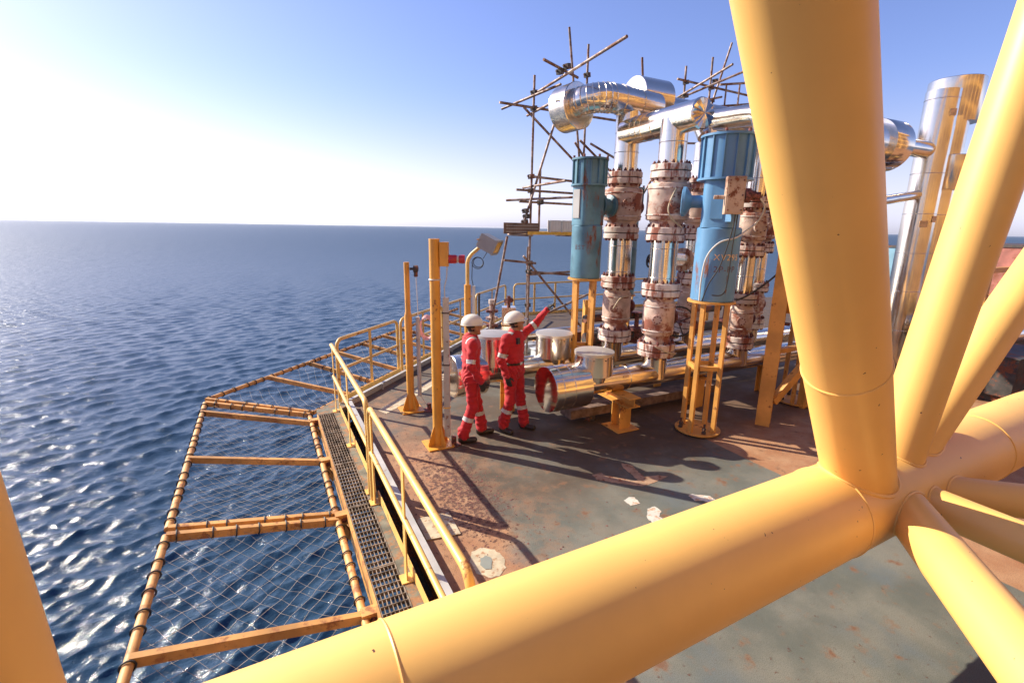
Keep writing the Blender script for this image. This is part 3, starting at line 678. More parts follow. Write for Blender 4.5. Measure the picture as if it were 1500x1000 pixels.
obj('gland', MB().lathe((5.49, 4.35, 3.38), V(.80, -.60, 0), [(.09, 0), (.09, .07), (.06, .08), (.06, .13), (.045, .14), (.045, .19)], 20), 'bolt_rust', pb)
obj('link', MB().tube((5.31, 4.50, 3.36), (5.22, 4.58, 3.36), .025, n=12), 'box_tan', pb)
obj('bracket', MB().box((5.48, 4.50, 3.12), (.10, .09, .12)), 'blue_paint', xv)
es, ex, ey = actuator((4.72, 6.60), 'weathered teal valve actuator marked EST on yellow legs, left of the stacks', 'teal_paint', 2.16, 3.00, 3.60, 4.00, .243, .252, .05, .9)
leg_frame(es, 4.72, 6.60, 2.13, .185, .20, 1.0, zb=.03)
ce = math.atan2(-6.6, -4.72); bent_text('EST', .10, (4.72, 6.60, 0), ce-.42, .243, 2.62, 'label_dark', es)
obj('drive_flange', MB().lathe((4.93, 6.62, 3.31), V(1, .1, 0), [(.20, -.02), (.20, .03), (.12, .05), (.12, .20), (.18, .22), (.18, .27)], 32), 'teal_paint', es)
b3, bx_, by_ = actuator((6.30, 7.55), 'far teal valve actuator seen in the gap between the two tall stacks', 'teal_paint', 1.70, 2.6, 3.3, 3.7, .24, .27, .3, .9); leg_frame(b3, 6.30, 7.55, 1.67, .18, .19, .9)
b4, bx_, by_ = actuator((8.25, 4.95), 'blue valve actuator mostly hidden behind the leaning yellow tube', 'blue_paint', 1.99, 2.99, 3.6, 4.16, .288, .318, .3); leg_frame(b4, 8.25, 4.95, 1.96, .235, .235, 1.02)
obj('stem_flange', MB().lathe((7.95, 5.02, 2.98), V(-1, .3, 0), [(.08, -.1), (.08, .10), (.17, .14), (.17, .18), (.02, .185), (.02, .25)], 32), 'blue_paint', b4)

# cables on the blue actuator
def cable(name, pts, r, mat, label, cat='cable', par=None):
    pts = [Vector(p) for p in pts]; out = []
    for i in range(len(pts)-1):
        p0, p1, p2, p3 = pts[max(i-1, 0)], pts[i], pts[i+1], pts[min(i+2, len(pts)-1)]
        for k in range(8):
            t_ = k/8; out.append(.5*((2*p1)+(p2-p0)*t_+(2*p0-5*p1+4*p2-p3)*t_*t_+(3*p1-p0-3*p2+p3)*t_**3))
    out.append(pts[-1]); o = obj(name, MB().path(out, r, 8), mat, par)
    return tag(o, label, cat) if par is None else o
cable('air_hose', [(5.62, 4.25, 3.38), (5.84, 4.30, 3.25), (5.92, 4.44, 3.06), (5.84, 4.53, 2.95), (5.60, 4.485, 2.86), (5.41, 4.58, 2.79), (5.34, 4.70, 2.60), (5.325, 4.74, 2.3), (5.33, 4.74, 2.0)], .011, 'cable_grey', 'pale grey hose looping across the bright blue actuator')
cable('instrument_cable', [(5.44, 4.40, 3.20), (5.42, 4.42, 2.9), (5.38, 4.50, 2.5), (5.32, 4.60, 2.25), (5.31, 4.68, 2.0)], .008, 'black_rubber', 'thin black cable running down the left side of the blue actuator')
cable('instrument_cable', [(5.47, 4.39, 3.20), (5.47, 4.42, 2.7), (5.48, 4.44, 2.3), (5.44, 4.46, 2.12), (5.34, 4.55, 2.10)], .008, 'black_rubber', 'thin black cable hooking left near the foot of the blue cylinder')
cable('sling', [(5.27, 5.30, 3.52), (5.16, 5.30, 3.25), (5.22, 5.27, 3.1), (5.40, 5.24, 2.98)], .010, 'mark_cream', 'pale tubing curving down the front valve stack body')
cable('sling', [(5.20, 5.36, 1.22), (5.30, 5.28, 1.16), (5.5, 5.27, 1.10), (5.68, 5.40, 1.06)], .012, 'mark_cream', 'pale rope lashed round the lowest flange of the front stack')
cable('sling', [(5.27, 6.50, 1.62), (5.36, 6.44, 1.80), (5.50, 6.40, 1.84)], .010, 'mark_cream', 'short pale tubing on the lower body of the rear stack')
cable('power_cable', [(7.05, 4.55, 2.62), (6.6, 4.62, 2.25), (6.25, 4.75, 2.0), (5.95, 4.85, 1.93), (5.5, 5.0, 1.95)], .014, 'black_rubber', 'dark cable slung from the yellow column to the blue actuator')

# ------------------------------------------------------------------ supports
ps = thing('pipe_support', 'yellow steel pipe support under the front header', 'support', (4.66, 5.42, 0))
obj('foot_plate', MB().box((4.66, 5.40, .010), (.40, .40, .016)), 'frame_yellow', ps)
obj('column', MB().ibeam((4.66, 5.40, .02), (4.66, 5.40, .40), .21, .20, .014, (0, 1, 0)), 'frame_yellow', ps)
obj('cross_arm', MB().ibeam((4.66, 5.12, .475), (4.66, 5.86, .475), .22, .145, .014, (0, 0, 1)), 'frame_yellow', ps)
obj('pipe_shoe', MB().box((4.66, 5.58, .5495), (.16, .14, .002)).box((4.66, 5.58, .555), (.10, .2, .008)), 'frame_yellow', ps)
cf = thing('column_frame', 'yellow steel column with a diagonal brace half hidden by the leaning tube', 'frame', (6.80, 4.52, 0))
obj('column', MB().ibeam((6.80, 4.55, 0), (6.80, 4.55, 2.95), .20, .20, .016, (.85, .5, 0)), 'frame_yellow', cf)
obj('brace', MB().bar((6.92, 4.52, .36), (8.35, 4.35, 1.75), .10, .12), 'frame_yellow', cf)
obj('beam', MB().bar((6.92, 4.53, 1.85), (9.6, 4.53, 1.85), .16, .18), 'frame_yellow', cf)
obj('column', MB().bar((8.1, 4.75, 0), (8.1, 4.75, 1.74), .12, .12, (1, 0, 0)), 'frame_yellow', cf)
obj('beam', MB().bar((7.0, 4.72, 1.1), (8.03, 4.76, 1.1), .08, .08), 'frame_yellow', cf)
ft = thing('channel_tray', 'low brown steel channel lying under the front header', 'tray', (4.6, 6.0, .1))
obj('body', MB().box((5.6, 5.92, .16), (3.2, .30, .14)), 'brown_plate', ft); obj('foot', MB().box((4.4, 5.92, .045), (.12, .3, .088)), 'dark_steel', ft); obj('foot', MB().box((6.6, 5.92, .045), (.12, .3, .088)), 'dark_steel', ft)
for k, (u, v, l) in enumerate(((6.45, 5.6, 'dark rusty support post under the front header, behind the blue actuator legs'), (8.2, 5.6, 'dark rusty support post under the right end of the front header'), (3.4, 6.75, 'dark support post under the left end of the rear header'), (6.6, 6.75, 'dark support post under the middle of the rear header'))):
    g = thing('header_support', l, 'support', (u, v, 0), 'dark posts under the headers'); obj('column', MB().ibeam((u, v, 0), (u, v, .50), .18, .18, .014, (0, 1, 0)), 'frame_yellow', g); obj('saddle', MB().box((u, v, .515), (.2, .34, .025)), 'frame_yellow', g)

# hand wheels and small valves
def hand_wheel(c, d, r, label):
    g = thing('hand_wheel', label, 'wheel', c, 'black valve hand wheels'); x, y, d = basis(d); c = Vector(c)
    obj('rim', MB().torus(c, d, r, .016, 40, 8), 'black_rubber', g)
    for k in range(4):
        a = 6.283*k/4+.4; e = x*math.cos(a)+y*math.sin(a); obj('spoke', MB().tube(c+e*.02, c+e*r, .010, n=8), 'black_rubber', g)
    obj('hub', MB().tube(c-d*.04, c+d*.25, .03, n=12), 'bolt_rust', g)
hand_wheel((6.35, 6.05, 1.40), V(-.6, -.8, 0), .26, 'black hand wheel in front of the blue crate between the stacks')
hand_wheel((7.75, 5.25, 1.42), V(.5, -.86, 0), .24, 'black hand wheel beside the slimmer valve stack')
hand_wheel((5.95, 6.45, 2.42), V(.4, -.9, 0), .10, 'small rusty hand wheel on the pipe between the tall stacks')
bc = thing('plastic_crate', 'bright blue plastic crate on the deck behind the hand wheel', 'crate', (8.2, 7.65, .7))
obj('box', MB().box((8.2, 7.65, .95), (.5, .4, .45)), 'crate_blue', bc); obj('rim', MB().box((8.2, 7.65, 1.18), (.56, .46, .04)), 'crate_blue', bc)
for k in range(4): obj('rib', MB().box((8.0+.13*k, 7.445, .95), (.03, .02, .4)), 'crate_blue', bc)
tb = thing('work_bench', 'low grey equipment skid at the back of the deck under the blue crate', 'skid', (9.4, 8, 0))
obj('top', MB().box((9.2, 7.9, .70), (2.6, .9, .06)), 'pale_grey', tb)
for x_ in (8.2, 10.6):
    for y_ in (7.5, 8.3): obj('leg', MB().box((x_, y_, .335), (.08, .08, .67)), 'frame_yellow', tb)
vb = thing('valve_box', 'upright silver insulated valve box behind the pointing worker', 'box', (4.15, 8.3, 0))
obj('casing', MB().box((4.18, 8.30, .80), (.26, .26, 1.30), V(.9, -.4, 0), V(.4, .9, 0)), 'cladding', vb); obj('stem', MB().tube((4.18, 8.30, 1.45), (4.18, 8.30, 1.66), .035, n=12).tube((4.10, 8.26, 1.57), (4.26, 8.34, 1.57), .05, n=12), 'bolt_rust', vb)
obj('leg', MB().box((4.18, 8.30, .075), (.16, .16, .148)), 'dark_steel', vb); obj('strap', MB().box((4.18, 8.30, 1.1), (.275, .275, .03), V(.9, -.4, 0), V(.4, .9, 0)), 'frame_yellow', vb)
rv = thing('rusty_valve', 'small rusty flanged valve beside the silver valve box', 'valve', (3.85, 8.35, 0))
obj('pipe', MB().tube((3.85, 8.35, 0), (3.85, 8.35, 1.52), .05, n=16), 'valve_tan', rv)
for z in (.95, 1.08, 1.22, 1.36): obj('flange', MB().lathe((3.85, 8.35, z), (0, 0, 1), [(.12, 0), (.12, .04)], 20), 'bolt_rust' if z != 1.22 else 'flange_cream', rv)
obj('body', MB().lathe((3.85, 8.35, .7), (0, 0, 1), [(.06, 0), (.12, .06), (.12, .14), (.06, .22)], 20), 'valve_tan', rv); obj('cap', MB().tube((3.85, 8.35, 1.52), (3.85, 8.35, 1.6), .07, n=14), 'flange_cream', rv)
lv = thing('drain_pipe', 'thin dark upright pipe near the railing behind the left worker', 'pipe', (3.62, 8.45, 0)); obj('pipe', MB().tube((3.62, 8.45, 0), (3.62, 8.45, 1.72), .022, n=10), 'dark_steel', lv); obj('foot', MB().box((3.62, 8.45, .008), (.16, .16, .012)), 'dark_steel', lv)

# low pipework and clutter running across the back of the deck
for k, (p0, p1, r_, mt, l) in enumerate((((3.6, 9.1, .35), (9.5, 9.1, .35), .11, 'pale_grey', 'grey service pipe lying low behind the pipe headers'), ((4.2, 9.6, .28), (10.5, 9.6, .28), .09, 'white_steel', 'white service pipe lying behind the grey one'), ((5.0, 10.4, .30), (12, 10.4, .30), .14, 'cladding_long', 'polished service pipe across the back of the deck'))):
    g = thing('service_pipe', l, 'pipe', p0, 'service pipes at the back'); obj('pipe', MB().tube(p0, p1, r_, n=24), mt, g)
    for f in (.15, .5, .85):
        p = Vector(p0).lerp(Vector(p1), f); obj('support', MB().box((p.x, p.y, (p.z-r_)/2), (.1, .2, p.z-r_)), 'frame_yellow', g)
mf = thing('manifold_skid', 'dark rusty pipe manifold behind the valve stacks', 'skid', (7.2, 7.8, 0))
obj('frame', MB().box((7.4, 7.75, .06), (4.2, .8, .118)), 'dark_steel', mf)
for z_, r_ in ((.42, .10), (.80, .13), (1.20, .08)): obj('pipe', MB().tube((5.6, 7.62+.12*z_, z_), (9.4, 7.62+.12*z_, z_), r_, n=20), 'dark_steel', mf)
for x_ in (5.75, 6.55, 7.5, 8.35, 9.2):
    obj('upright', MB().bar((x_, 7.95, .12), (x_, 7.95, 1.55), .09, .09, (1, 0, 0)), 'frame_yellow', mf)
    obj('valve', MB().lathe((x_+.3, 7.66, .80), (0, 0, 1), [(.10, -.16), (.17, -.15), (.17, -.10), (.10, -.08), (.13, 0), (.10, .08), (.17, .10), (.17, .15), (.05, .17), (.04, .45), (.11, .46), (.11, .48)], 20), 'bolt_rust', mf)
def low_box(c, s, mt, name, label, cat):
    g = thing(name, label, cat, (c[0], c[1], 0)); obj('casing', MB().box(c, s), mt, g); obj('lid', MB().box((c[0], c[1], c[2]+s[2]/2+.012), (s[0]+.04, s[1]+.04, .022)), mt, g); obj('skid', MB().box((c[0], c[1], (c[2]-s[2]/2)/2), (s[0]*.9, s[1]*.9, c[2]-s[2]/2-.001)), 'dark_steel', g)
low_box((4.9, 8.05, .34), (.5, .35, .5), 'pale_grey', 'junction_cabinet', 'low grey cabinet behind the middle valve cover', 'cabinet')
low_box((6.2, 8.9, .40), (1.0, .5, .6), 'dark_steel', 'equipment_box', 'dark equipment box behind the legs of the teal actuator', 'box')
low_box((12.3, 3.6, .5), (1.6, .8, .7), 'dark_steel', 'equipment_box', 'dark equipment box beyond the yellow truss node at right', 'box')
low_box((14.6, 4.6, .62), (2.4, 1.0, 1.0), 'dark_steel', 'equipment_box', 'dark machinery casing at the far right edge', 'box')
g = thing('service_pipe', 'polished pipe at the far right between the yellow braces', 'pipe', (14, 3.9, .9)); obj('pipe', MB().tube((12.0, 4.15, .95), (17, 3.9, .95), .17, n=28), 'cladding_long', g); obj('support', MB().box((13.2, 4.1, .39), (.12, .2, .78)), 'frame_yellow', g)

# ------------------------------------------------------------------ posts
def gussets(g, c, r, mat):
    for a in (0, 90, 180, 270):
        d = V(math.cos(R(a+20)), math.sin(R(a+20)), 0); t_ = V(-d.y, d.x, 0); i = MB(); c = Vector(c)
        for s in (-.006, .006):
            for (x_, z_) in ((r, .02), (r+.10, .02), (r+.10, .05), (r, .30)): i.v.append(c+d*x_+t_*s+V(0, 0, z_))
        i.f += [(3, 2, 1, 0), (4, 5, 6, 7)]+[(k, (k+1) % 4, 4+(k+1) % 4, 4+k) for k in range(4)]
        obj('gusset', i, mat, g, sharp=30)
    obj('base_plate', MB().box(Vector(c)+V(0, 0, .011), (.36, .36, .018)), mat, g)
p1 = thing('alarm_post', 'tall yellow post with a red horn beside the left worker', 'post', (1.95, 5.98, 0)); c = V(1.95, 5.98, 0)
obj('mast', MB().tube(c+V(0, 0, .02), c+V(0, 0, 2.79), .068, n=28), 'post_yellow', p1); gussets(p1, c, .066, 'post_yellow')
jr = V(.89, -.45, 0)   # towards the right of the walkway
jb = obj('junction_box', MB().box(c+jr*.125+V(0, 0, 2.60), (.11, .10, .30), jr, V(.45, .89, 0)), 'post_yellow', p1)
hn = obj('horn', MB().lathe(c+jr*.18+V(0, 0, 2.54), jr, [(.05, 0), (.055, .01), (.055, .09), (.042, .11), (.042, .13), (.052, .135), (.055, .2), (.05, .205)], 24), 'red_plastic', p1)
obj('collar', MB().lathe(c+jr*.285+V(0, 0, 2.54), jr, [(.0445, 0), (.0445, .025)], 20), 'flange_cream', hn)
obj('clamp', MB().torus(c+V(0, 0, 2.28), (0, 0, 1), .072, .010, 28, 6), 'cable_grey', p1)
obj('cable', MB().path([c+jr*.16+V(0, 0, 2.45), c+jr*.15+V(0, 0, 2.3), c+jr*.12+V(0, 0, 2.18), c+jr*.125+V(0, 0, 2.0)], .007, 8), 'cable_grey', p1)
wl = obj('conduit_cover', MB().box(c+jr*.135+V(.0, .0, 1.09), (.075, .05, 1.92), jr, V(.45, .89, 0)), 'white_steel', p1)
for z in (.55, 1.15, 1.85): obj('strap', MB().box(c+jr*.128+V(0, 0, z), (.098, .058, .018), jr, V(.45, .89, 0)), 'dark_steel' if z != .55 else 'rail_yellow', wl)
obj('pedestal', MB().tube(c+jr*.22+V(0, 0, .0), c+jr*.22+V(0, 0, .13), .035, n=12).tube(c+jr*.22, c+jr*.22+V(0, 0, .012), .10, n=6), 'bolt_rust', p1)
p2 = thing('hose_post', 'second tall yellow post with a thinner top, nearer the deck corner', 'post', (1.97, 7.42, 0)); c = V(1.97, 7.42, 0)
obj('mast', MB().lathe(c+V(0, 0, .02), (0, 0, 1), [(.060, 0), (.060, 1.54), (.042, 1.62), (.042, 2.38)], 24), 'post_yellow', p2); gussets(p2, c, .058, 'post_yellow')
obj('head', MB().lathe(c+jr*.05+V(0, 0, 2.30), jr, [(.02, 0), (.02, .05), (.055, .06), (.055, .12), (.03, .13)], 16).tube(c+jr*.14+V(0, 0, 2.18), c+jr*.14+V(0, 0, 2.34), .03, n=10), 'dark_steel', p2)
obj('pipe', MB().tube(c+jr*.15+V(0, 0, .25), c+jr*.15+V(0, 0, 1.55), .032, n=14), 'white_steel', p2)
obj('wire', MB().path([c+jr*.14+V(0, 0, 2.2), c+jr*.15+V(0, 0, 1.9), c+jr*.16+V(0, 0, 1.54)], .006, 6), 'cable_grey', p2)
obj('wire', MB().path([c+jr*.16+V(0, 0, .26), c+jr*.22+V(0, 0, .15), c+jr*.28+V(0, 0, .06)], .006, 6), 'cable_grey', p2)
for z in (.6, 1.25): obj('bracket', MB().bar(c+V(0, 0, z), c+jr*.15+V(0, 0, z), .02, .02), 'dark_steel', p2)
obj('pedestal', MB().tube(c+jr*.30, c+jr*.30+V(0, 0, .12), .035, n=12).tube(c+jr*.30, c+jr*.30+V(0, 0, .012), .12, n=6), 'bolt_rust', p2)
hm = MB(); cc = c+jr*.28+V(0, 0, 1.36)
for k in range(4): hm.torus(cc+V(.01*k, .008*k, .012*k), V(.45, .85, .1), .105, .009, 32, 8, 1.75)
tag(obj('coiled_hose', hm, 'pink_hose'), 'pinkish clear hose coiled up on the second tall post', 'hose')
p3 = thing('lamp_post', 'yellow bent lamp post with a grey floodlight behind the left worker', 'lamp', (3.36, 8.38, 0)); c = V(3.36, 8.38, 0)
obj('mast', MB().tube(c, c+V(0, 0, 1.90), .062, n=20), 'post_yellow', p3); obj('base_plate', MB().box(c+V(0, 0, .01), (.3, .3, .016)), 'post_yellow', p3)
hd = c+V(.27, -.14, 2.70)
obj('arm', MB().path([c+V(0, 0, 1.88), c+V(0, 0, 2.30), c+V(.02, -.01, 2.38), c+V(.07, -.035, 2.46), c+V(.24, -.12, 2.62)], .034, 14), 'rail_yellow', p3)
obj('conduit', MB().tube(c+jr*.11+V(0, 0, .3), c+jr*.11+V(0, 0, 1.88), .035, n=12), 'pale_grey', p3)
fx = V(.65, -.60, -.42).normalized(); fy = V(.68, .73, 0).normalized(); fz = fx.cross(fy)
fh = obj('floodlight', MB().box(hd+fx*.12, (.30, .34, .26), fx, fy), 'lamp_grey', p3)
obj('lens', MB().box(hd+fx*.12+fx*.153, (.012, .28, .20), fx, fy), 'lamp_lens', fh)
obj('rim', MB().bar(hd+fx*.276-fy*.17+fz*.13, hd+fx*.276+fy*.17+fz*.13, .03, .03).bar(hd+fx*.276-fy*.17-fz*.13, hd+fx*.276+fy*.17-fz*.13, .03, .03).bar(hd+fx*.276-fy*.17-fz*.114, hd+fx*.276-fy*.17+fz*.114, .03, .03, fy).bar(hd+fx*.276+fy*.17-fz*.114, hd+fx*.276+fy*.17+fz*.114, .03, .03, fy), 'lamp_grey', fh)
for k in range(6): obj('cooling_fin', MB().box(hd-fx*.045+fy*(-.13+.052*k), (.035, .012, .24), fx, fy), 'lamp_grey', fh)
obj('yoke', MB().bar(hd-fx*.06-fy*.2, hd-fx*.06+fy*.2, .03, .02).tube(c+V(.24, -.12, 2.60), hd, .03, n=10), 'post_yellow', p3)
obj('cable_loop', MB().torus(c+jr*.19+V(0, 0, 2.30), V(.45, .89, .1), .105, .007, 32, 6).torus(c+jr*.20+V(0, 0, 2.31), V(.5, .87, .1), .09, .007, 32, 6).path([c+jr*.09+V(0, 0, 2.3), c+jr*.08+V(0, 0, 2.0), c+jr*.11+V(0, 0, 1.86)], .007, 6).path([c+jr*.29+V(0, 0, 2.38), c+jr*.36+V(0, 0, 2.50), hd+fx*.15-fz*.13], .007, 6), 'black_rubber', p3)

# ------------------------------------------------------------------ scaffolding
def scaffold(label, loc, poles, clamps):
    g = thing('scaffold_tower', label, 'scaffold', loc)
    for a, b in poles: obj('scaffold_pole', MB().tube(a, b, .0225, n=10), 'scaffold_steel', g)
    for p in clamps: p = Vector(p); obj('clamp', MB().box(p, (.085, .10, .08), V(.9, .3, .2), V(-.3, .9, 0)).tube(p-V(.08, 0, 0), p+V(.08, .03, .02), .014, n=6), 'dark_steel', g)
    return g
s1 = scaffold('brown scaffold tower of tubes behind the teal actuator', (4.6, 8.3, 0), [
    ((4.60, 8.3, 0), (4.63, 8.3, 5.59)), ((5.79, 8.3, 0), (5.76, 8.3, 6.27)), ((5.10, 9.25, 0), (5.10, 9.25, 2.55)), ((5.72, 8.36, 4.2), (5.36, 8.36, 6.50)),
    ((3.92, 8.25, 5.05), (6.75, 8.25, 5.02)), ((4.66, 8.55, 5.28), (4.56, 5.70, 5.42)), ((4.66, 8.6, 4.98), (4.55, 7.2, 5.0)), ((4.45, 8.36, 5.06), (5.62, 8.36, 4.20)),
    ((5.05, 8.24, 4.85), (4.44, 8.24, 3.02)), ((4.55, 8.25, 3.87), (6.3, 8.25, 3.80)), ((4.28, 8.25, 3.62), (6.3, 8.25, 3.60)), ((4.40, 8.36, 3.42), (6.3, 8.36, 3.40)),
    ((4.66, 8.7, 3.70), (4.66, 7.2, 3.72)), ((4.30, 8.7, 3.45), (5.3, 7.3, 3.50)), ((4.85, 8.38, 4.0), (4.85, 8.38, 2.9)),
    ((6.4, 8.3, 3.6), (5.55, 8.3, 4.55)), ((5.66, 8.3, 4.6), (6.7, 8.3, 3.9)), ((6.05, 8.5, 4.6), (6.5, 8.2, 4.3)),
    ((4.12, 8.28, 2.78), (3.62, 8.2, .45)), ((4.02, 8.2, 2.35), (4.70, 8.2, 2.28)), ((4.45, 8.24, 2.42), (5.85, 8.24, .95)), ((4.55, 8.24, 2.12), (6.1, 8.24, 1.98)), ((4.6, 8.36, 2.05), (5.6, 8.36, 2.08)),
    ((5.0, 8.3, 1.25), (5.9, 7.9, 1.72)), ((4.60, 9.2, 2.80), (4.60, 8.2, 2.80)), ((5.75, 9.2, 2.80), (5.75, 8.2, 2.80)), ((4.3, 8.95, 5.12), (4.75, 7.6, 5.30)),
    ((5.05, 7.55, 5.43), (4.2, 7.25, 5.50))], [(4.62, 8.28, 5.30), (4.62, 8.28, 5.04), (4.6, 8.28, 3.87), (4.6, 8.28, 3.62), (4.5, 8.25, 3.15), (4.47, 8.25, 3.05), (4.48, 8.25, 3.25), (5.76, 8.3, 5.75), (4.6, 7.4, 5.42), (4.7, 7.35, 5.5), (4.6, 8.27, 2.12), (4.6, 8.27, 2.28), (4.86, 8.36, 3.42), (5.1, 9.2, 1.3), (5.55, 8.34, 5.46)])
for k, y_ in enumerate((8.30, 8.54, 8.78, 9.02)): obj('plank', MB().box((5.25, y_+.02, 2.850), (1.55, .22, .045)), 'timber_yellow', s1)
obj('toe_plate', MB().box((4.38, 8.20, 2.93), (.80, .012, .20), V(.93, .1, 0)), 'brown_plate', s1)
dm = MB()
for i in range(14):
    for j in range(3): dm.tube((4.05+.052*i, 8.155+.0055*i, 2.87+.055*j), (4.05+.052*i, 8.15+.0055*i, 2.87+.055*j), .010, n=6)
obj('dimples', dm, 'pale_grey', s1, kind='stuff')
wm = MB()
for k in range(28): wm.box((4.95+.03*k, 8.19+(.006 if k % 2 else 0), 2.98), (.0295, .012, .22))
obj('corrugated_panel', wm, 'corrugated_white', s1); obj('fascia', MB().box((5.25, 8.185, 2.845), (1.5, .015, .06)), 'timber_yellow', s1)
for k in range(4): obj('stanchion', MB().box((4.98+.27*k, 8.17, 2.98), (.018, .02, .23)), 'pale_grey', s1)
s2 = scaffold('brown scaffold tubes above the upper header beside the leaning tube', (8.5, 8.3, 0), [
    ((8.30, 8.3, 0), (8.24, 8.3, 6.27)), ((9.05, 8.3, 0), (8.98, 8.3, 6.55)), ((10.4, 8.3, 0), (10.4, 8.3, 6.3)), ((9.02, 8.38, 5.2), (9.60, 8.38, 6.95)), ((7.2, 8.3, 5.2), (7.05, 8.3, 6.25)), ((7.55, 8.3, 5.2), (7.62, 8.3, 5.9)),
    ((7.98, 8.25, 5.98), (10.9, 8.25, 5.92)), ((8.30, 9.1, 5.6), (8.10, 7.0, 5.95)), ((8.1, 9.2, 5.55), (9.1, 7.1, 6.15)), ((7.6, 8.24, 5.35), (9.3, 8.24, 5.80)),
    ((8.2, 8.36, 4.9), (7.2, 8.36, 3.4)), ((8.05, 8.24, 4.75), (9.6, 8.24, 4.85))], [(8.25, 8.28, 5.96), (8.27, 8.28, 5.70), (9.0, 8.28, 5.95), (9.05, 8.28, 5.7), (9.1, 8.28, 6.1), (8.95, 8.3, 5.55)])
lb_ = thing('ladder_beam', 'scaffold ladder beam with rungs beside the leaning yellow tube', 'scaffold', (9.6, 8.0, 5.6))
a0, a1, bb0, bb1 = V(9.05, 8.1, 5.55), V(11.3, 7.6, 5.85), V(9.05, 8.1, 5.98), V(11.3, 7.6, 6.28)
for a, b in ((a0, a1), (bb0, bb1), (V(8.2, 7.9, 5.35), V(11.3, 7.2, 5.60))): obj('scaffold_pole', MB().tube(a, b, .024, n=10), 'scaffold_steel', lb_)
for k in range(7): f = (k+.5)/7; obj('rung', MB().tube(a0.lerp(a1, f), bb0.lerp(bb1, f), .018, n=8), 'scaffold_steel', lb_)

# ------------------------------------------------------------------ tall clad stack at the right
sk = thing('exhaust_stack', 'tall polished insulated stack between the yellow tubes at right', 'stack', (12.6, 5.5, 0))
mst = pipe(sk, (12.4, 5.5, 0), (12.4, 5.5, 5.72), .285, seams=(.9, 1.75, 2.55, 3.35, 4.15, 5.55), n=56)
rs_ = pipe(sk, (13.06, 5.56, 0), (13.06, 5.56, 5.30), .30, name='rear_stack', seams=(.9, 1.75, 2.55, 3.35, 4.5))
obj('top_drum', MB().lathe((13.22, 5.66, 5.22), (0, 0, 1), [(.47, 0), (.475, .01), (.475, .83), (.465, .84)], 64), 'cladding', sk)
obj('side_drum', MB().lathe((13.08, 5.42, 3.86), (0, 0, 1), [(.31, 0), (.315, .01), (.315, .68), (.305, .69)], 56), 'cladding', sk)
nz = obj('inlet_pipe', MB().tube((8.6, 5.6, 4.55), (10.6, 5.52, 4.55), .38, n=48), 'cladding_long', sk)
obj('inlet_cap', MB().lathe((10.75, 5.52, 4.55), V(1, -.03, 0), [(.45, -.5), (.455, -.49), (.455, .05), (.445, .06)], 56), 'cladding_mirror', nz)
obj('inlet_neck', MB().tube((10.7, 5.52, 4.60), (12.2, 5.5, 4.60), .16, n=32), 'cladding', nz)
obj('branch', MB().tube((9.0, 5.3, 3.35), (12.3, 5.5, 3.75), .09, n=20), 'cladding_long', sk)
for z, a in ((5.28, .8), (3.15, .35), (3.25, 1.1)):
    an = math.atan2(-5.5, -12.4)+a; d = V(math.cos(an), math.sin(an), 0); obj('label_sticker', MB().box(V(12.4, 5.5, z)+d*.287, (.006, .14, .13), d, V(-d.y, d.x, 0)), 'label_orange', mst)

# ------------------------------------------------------------------ far right background
def container(c, s, mat, label, ribs=10):
    g = thing('shipping_container', label, 'container', (c[0], c[1], 0), 'containers at the far end of the deck'); b = obj('shell', MB().box(c, s), mat, g)
    for k in range(ribs): obj('rib', MB().box((c[0]-s[0]/2+s[0]*(k+.5)/ribs, c[1]-s[1]/2-.02, c[2]), (s[0]/ribs*.5, .038, s[2]*.86)), mat, g)
    obj('side_door', MB().box((c[0]-s[0]/2-.015, c[1], c[2]), (.028, s[1]*.8, s[2]*.9)), mat, g); obj('roof_frame', MB().box((c[0], c[1], c[2]+s[2]/2+.04), (s[0]+.06, s[1]+.06, .078)), 'dark_steel', g)
container((22.5, 6.6, 1.30), (5, 2.4, 2.6), 'container_red', 'faded red container glimpsed between the right yellow tubes')
container((24.5, 10.2, 1.20), (3.2, 2.2, 2.4), 'teal_container', 'pale blue cabin seen beside the tall polished stack', 6)
bsk = thing('rack_frame', 'dull steel pipe rack at the far right behind the yellow tubes', 'rack', (17, 6, 0))
for x_ in (15.5, 17.5, 19.5):
    obj('post', MB().box((x_, 5.9, 1.05), (.16, .16, 2.1)), 'frame_yellow', bsk)
for z in (.9, 2.02): obj('beam', MB().bar((15.59, 5.9, z), (19.41, 5.9, z), .12, .14), 'frame_yellow', bsk)
obj('pipe', MB().tube((15, 6.2, 1.2), (21, 6.2, 1.2), .16, n=20), 'cladding_long', bsk); obj('pipe', MB().tube((15, 6.5, .6), (21, 6.5, .6), .2, n=20), 'dark_steel', bsk)

# ------------------------------------------------------------------ module wall added unseen behind the viewpoint: blocks sky fill, bounces warm light
paint('module_tan', (.15, .085, .045), .6, var=.2, vs=.8, rust=.35, rscale=1.2, rcol=(.16, .06, .03))
md = thing('bounce_module', 'rust-brown plated platform module added unseen behind the viewpoint for warm bounce and pipe reflections', 'building', (14, -13, 0))
obj('wall', MB().box((13, -13, 8.5), (36, 1.6, 17)), 'module_tan', md)
for k in range(7): obj('column', MB().box((-4+5.6*k, -12.06, 8.5), (.5, .26, 17)), 'truss_yellow', md)
for z in (4.2, 8.4, 12.6): obj('girder', MB().box((13, -11.86, z), (36, .14, .5)), 'truss_yellow', md)
for k in range(6):
    for z in (2.2, 6.4, 10.6): obj('door' if z < 3 else 'window', MB().box((-1.2+5.6*k, -12.15, z-(.9 if z < 3 else 0)), (1.0, .08, 2.1 if z < 3 else 1.0)), 'dark_steel', md)

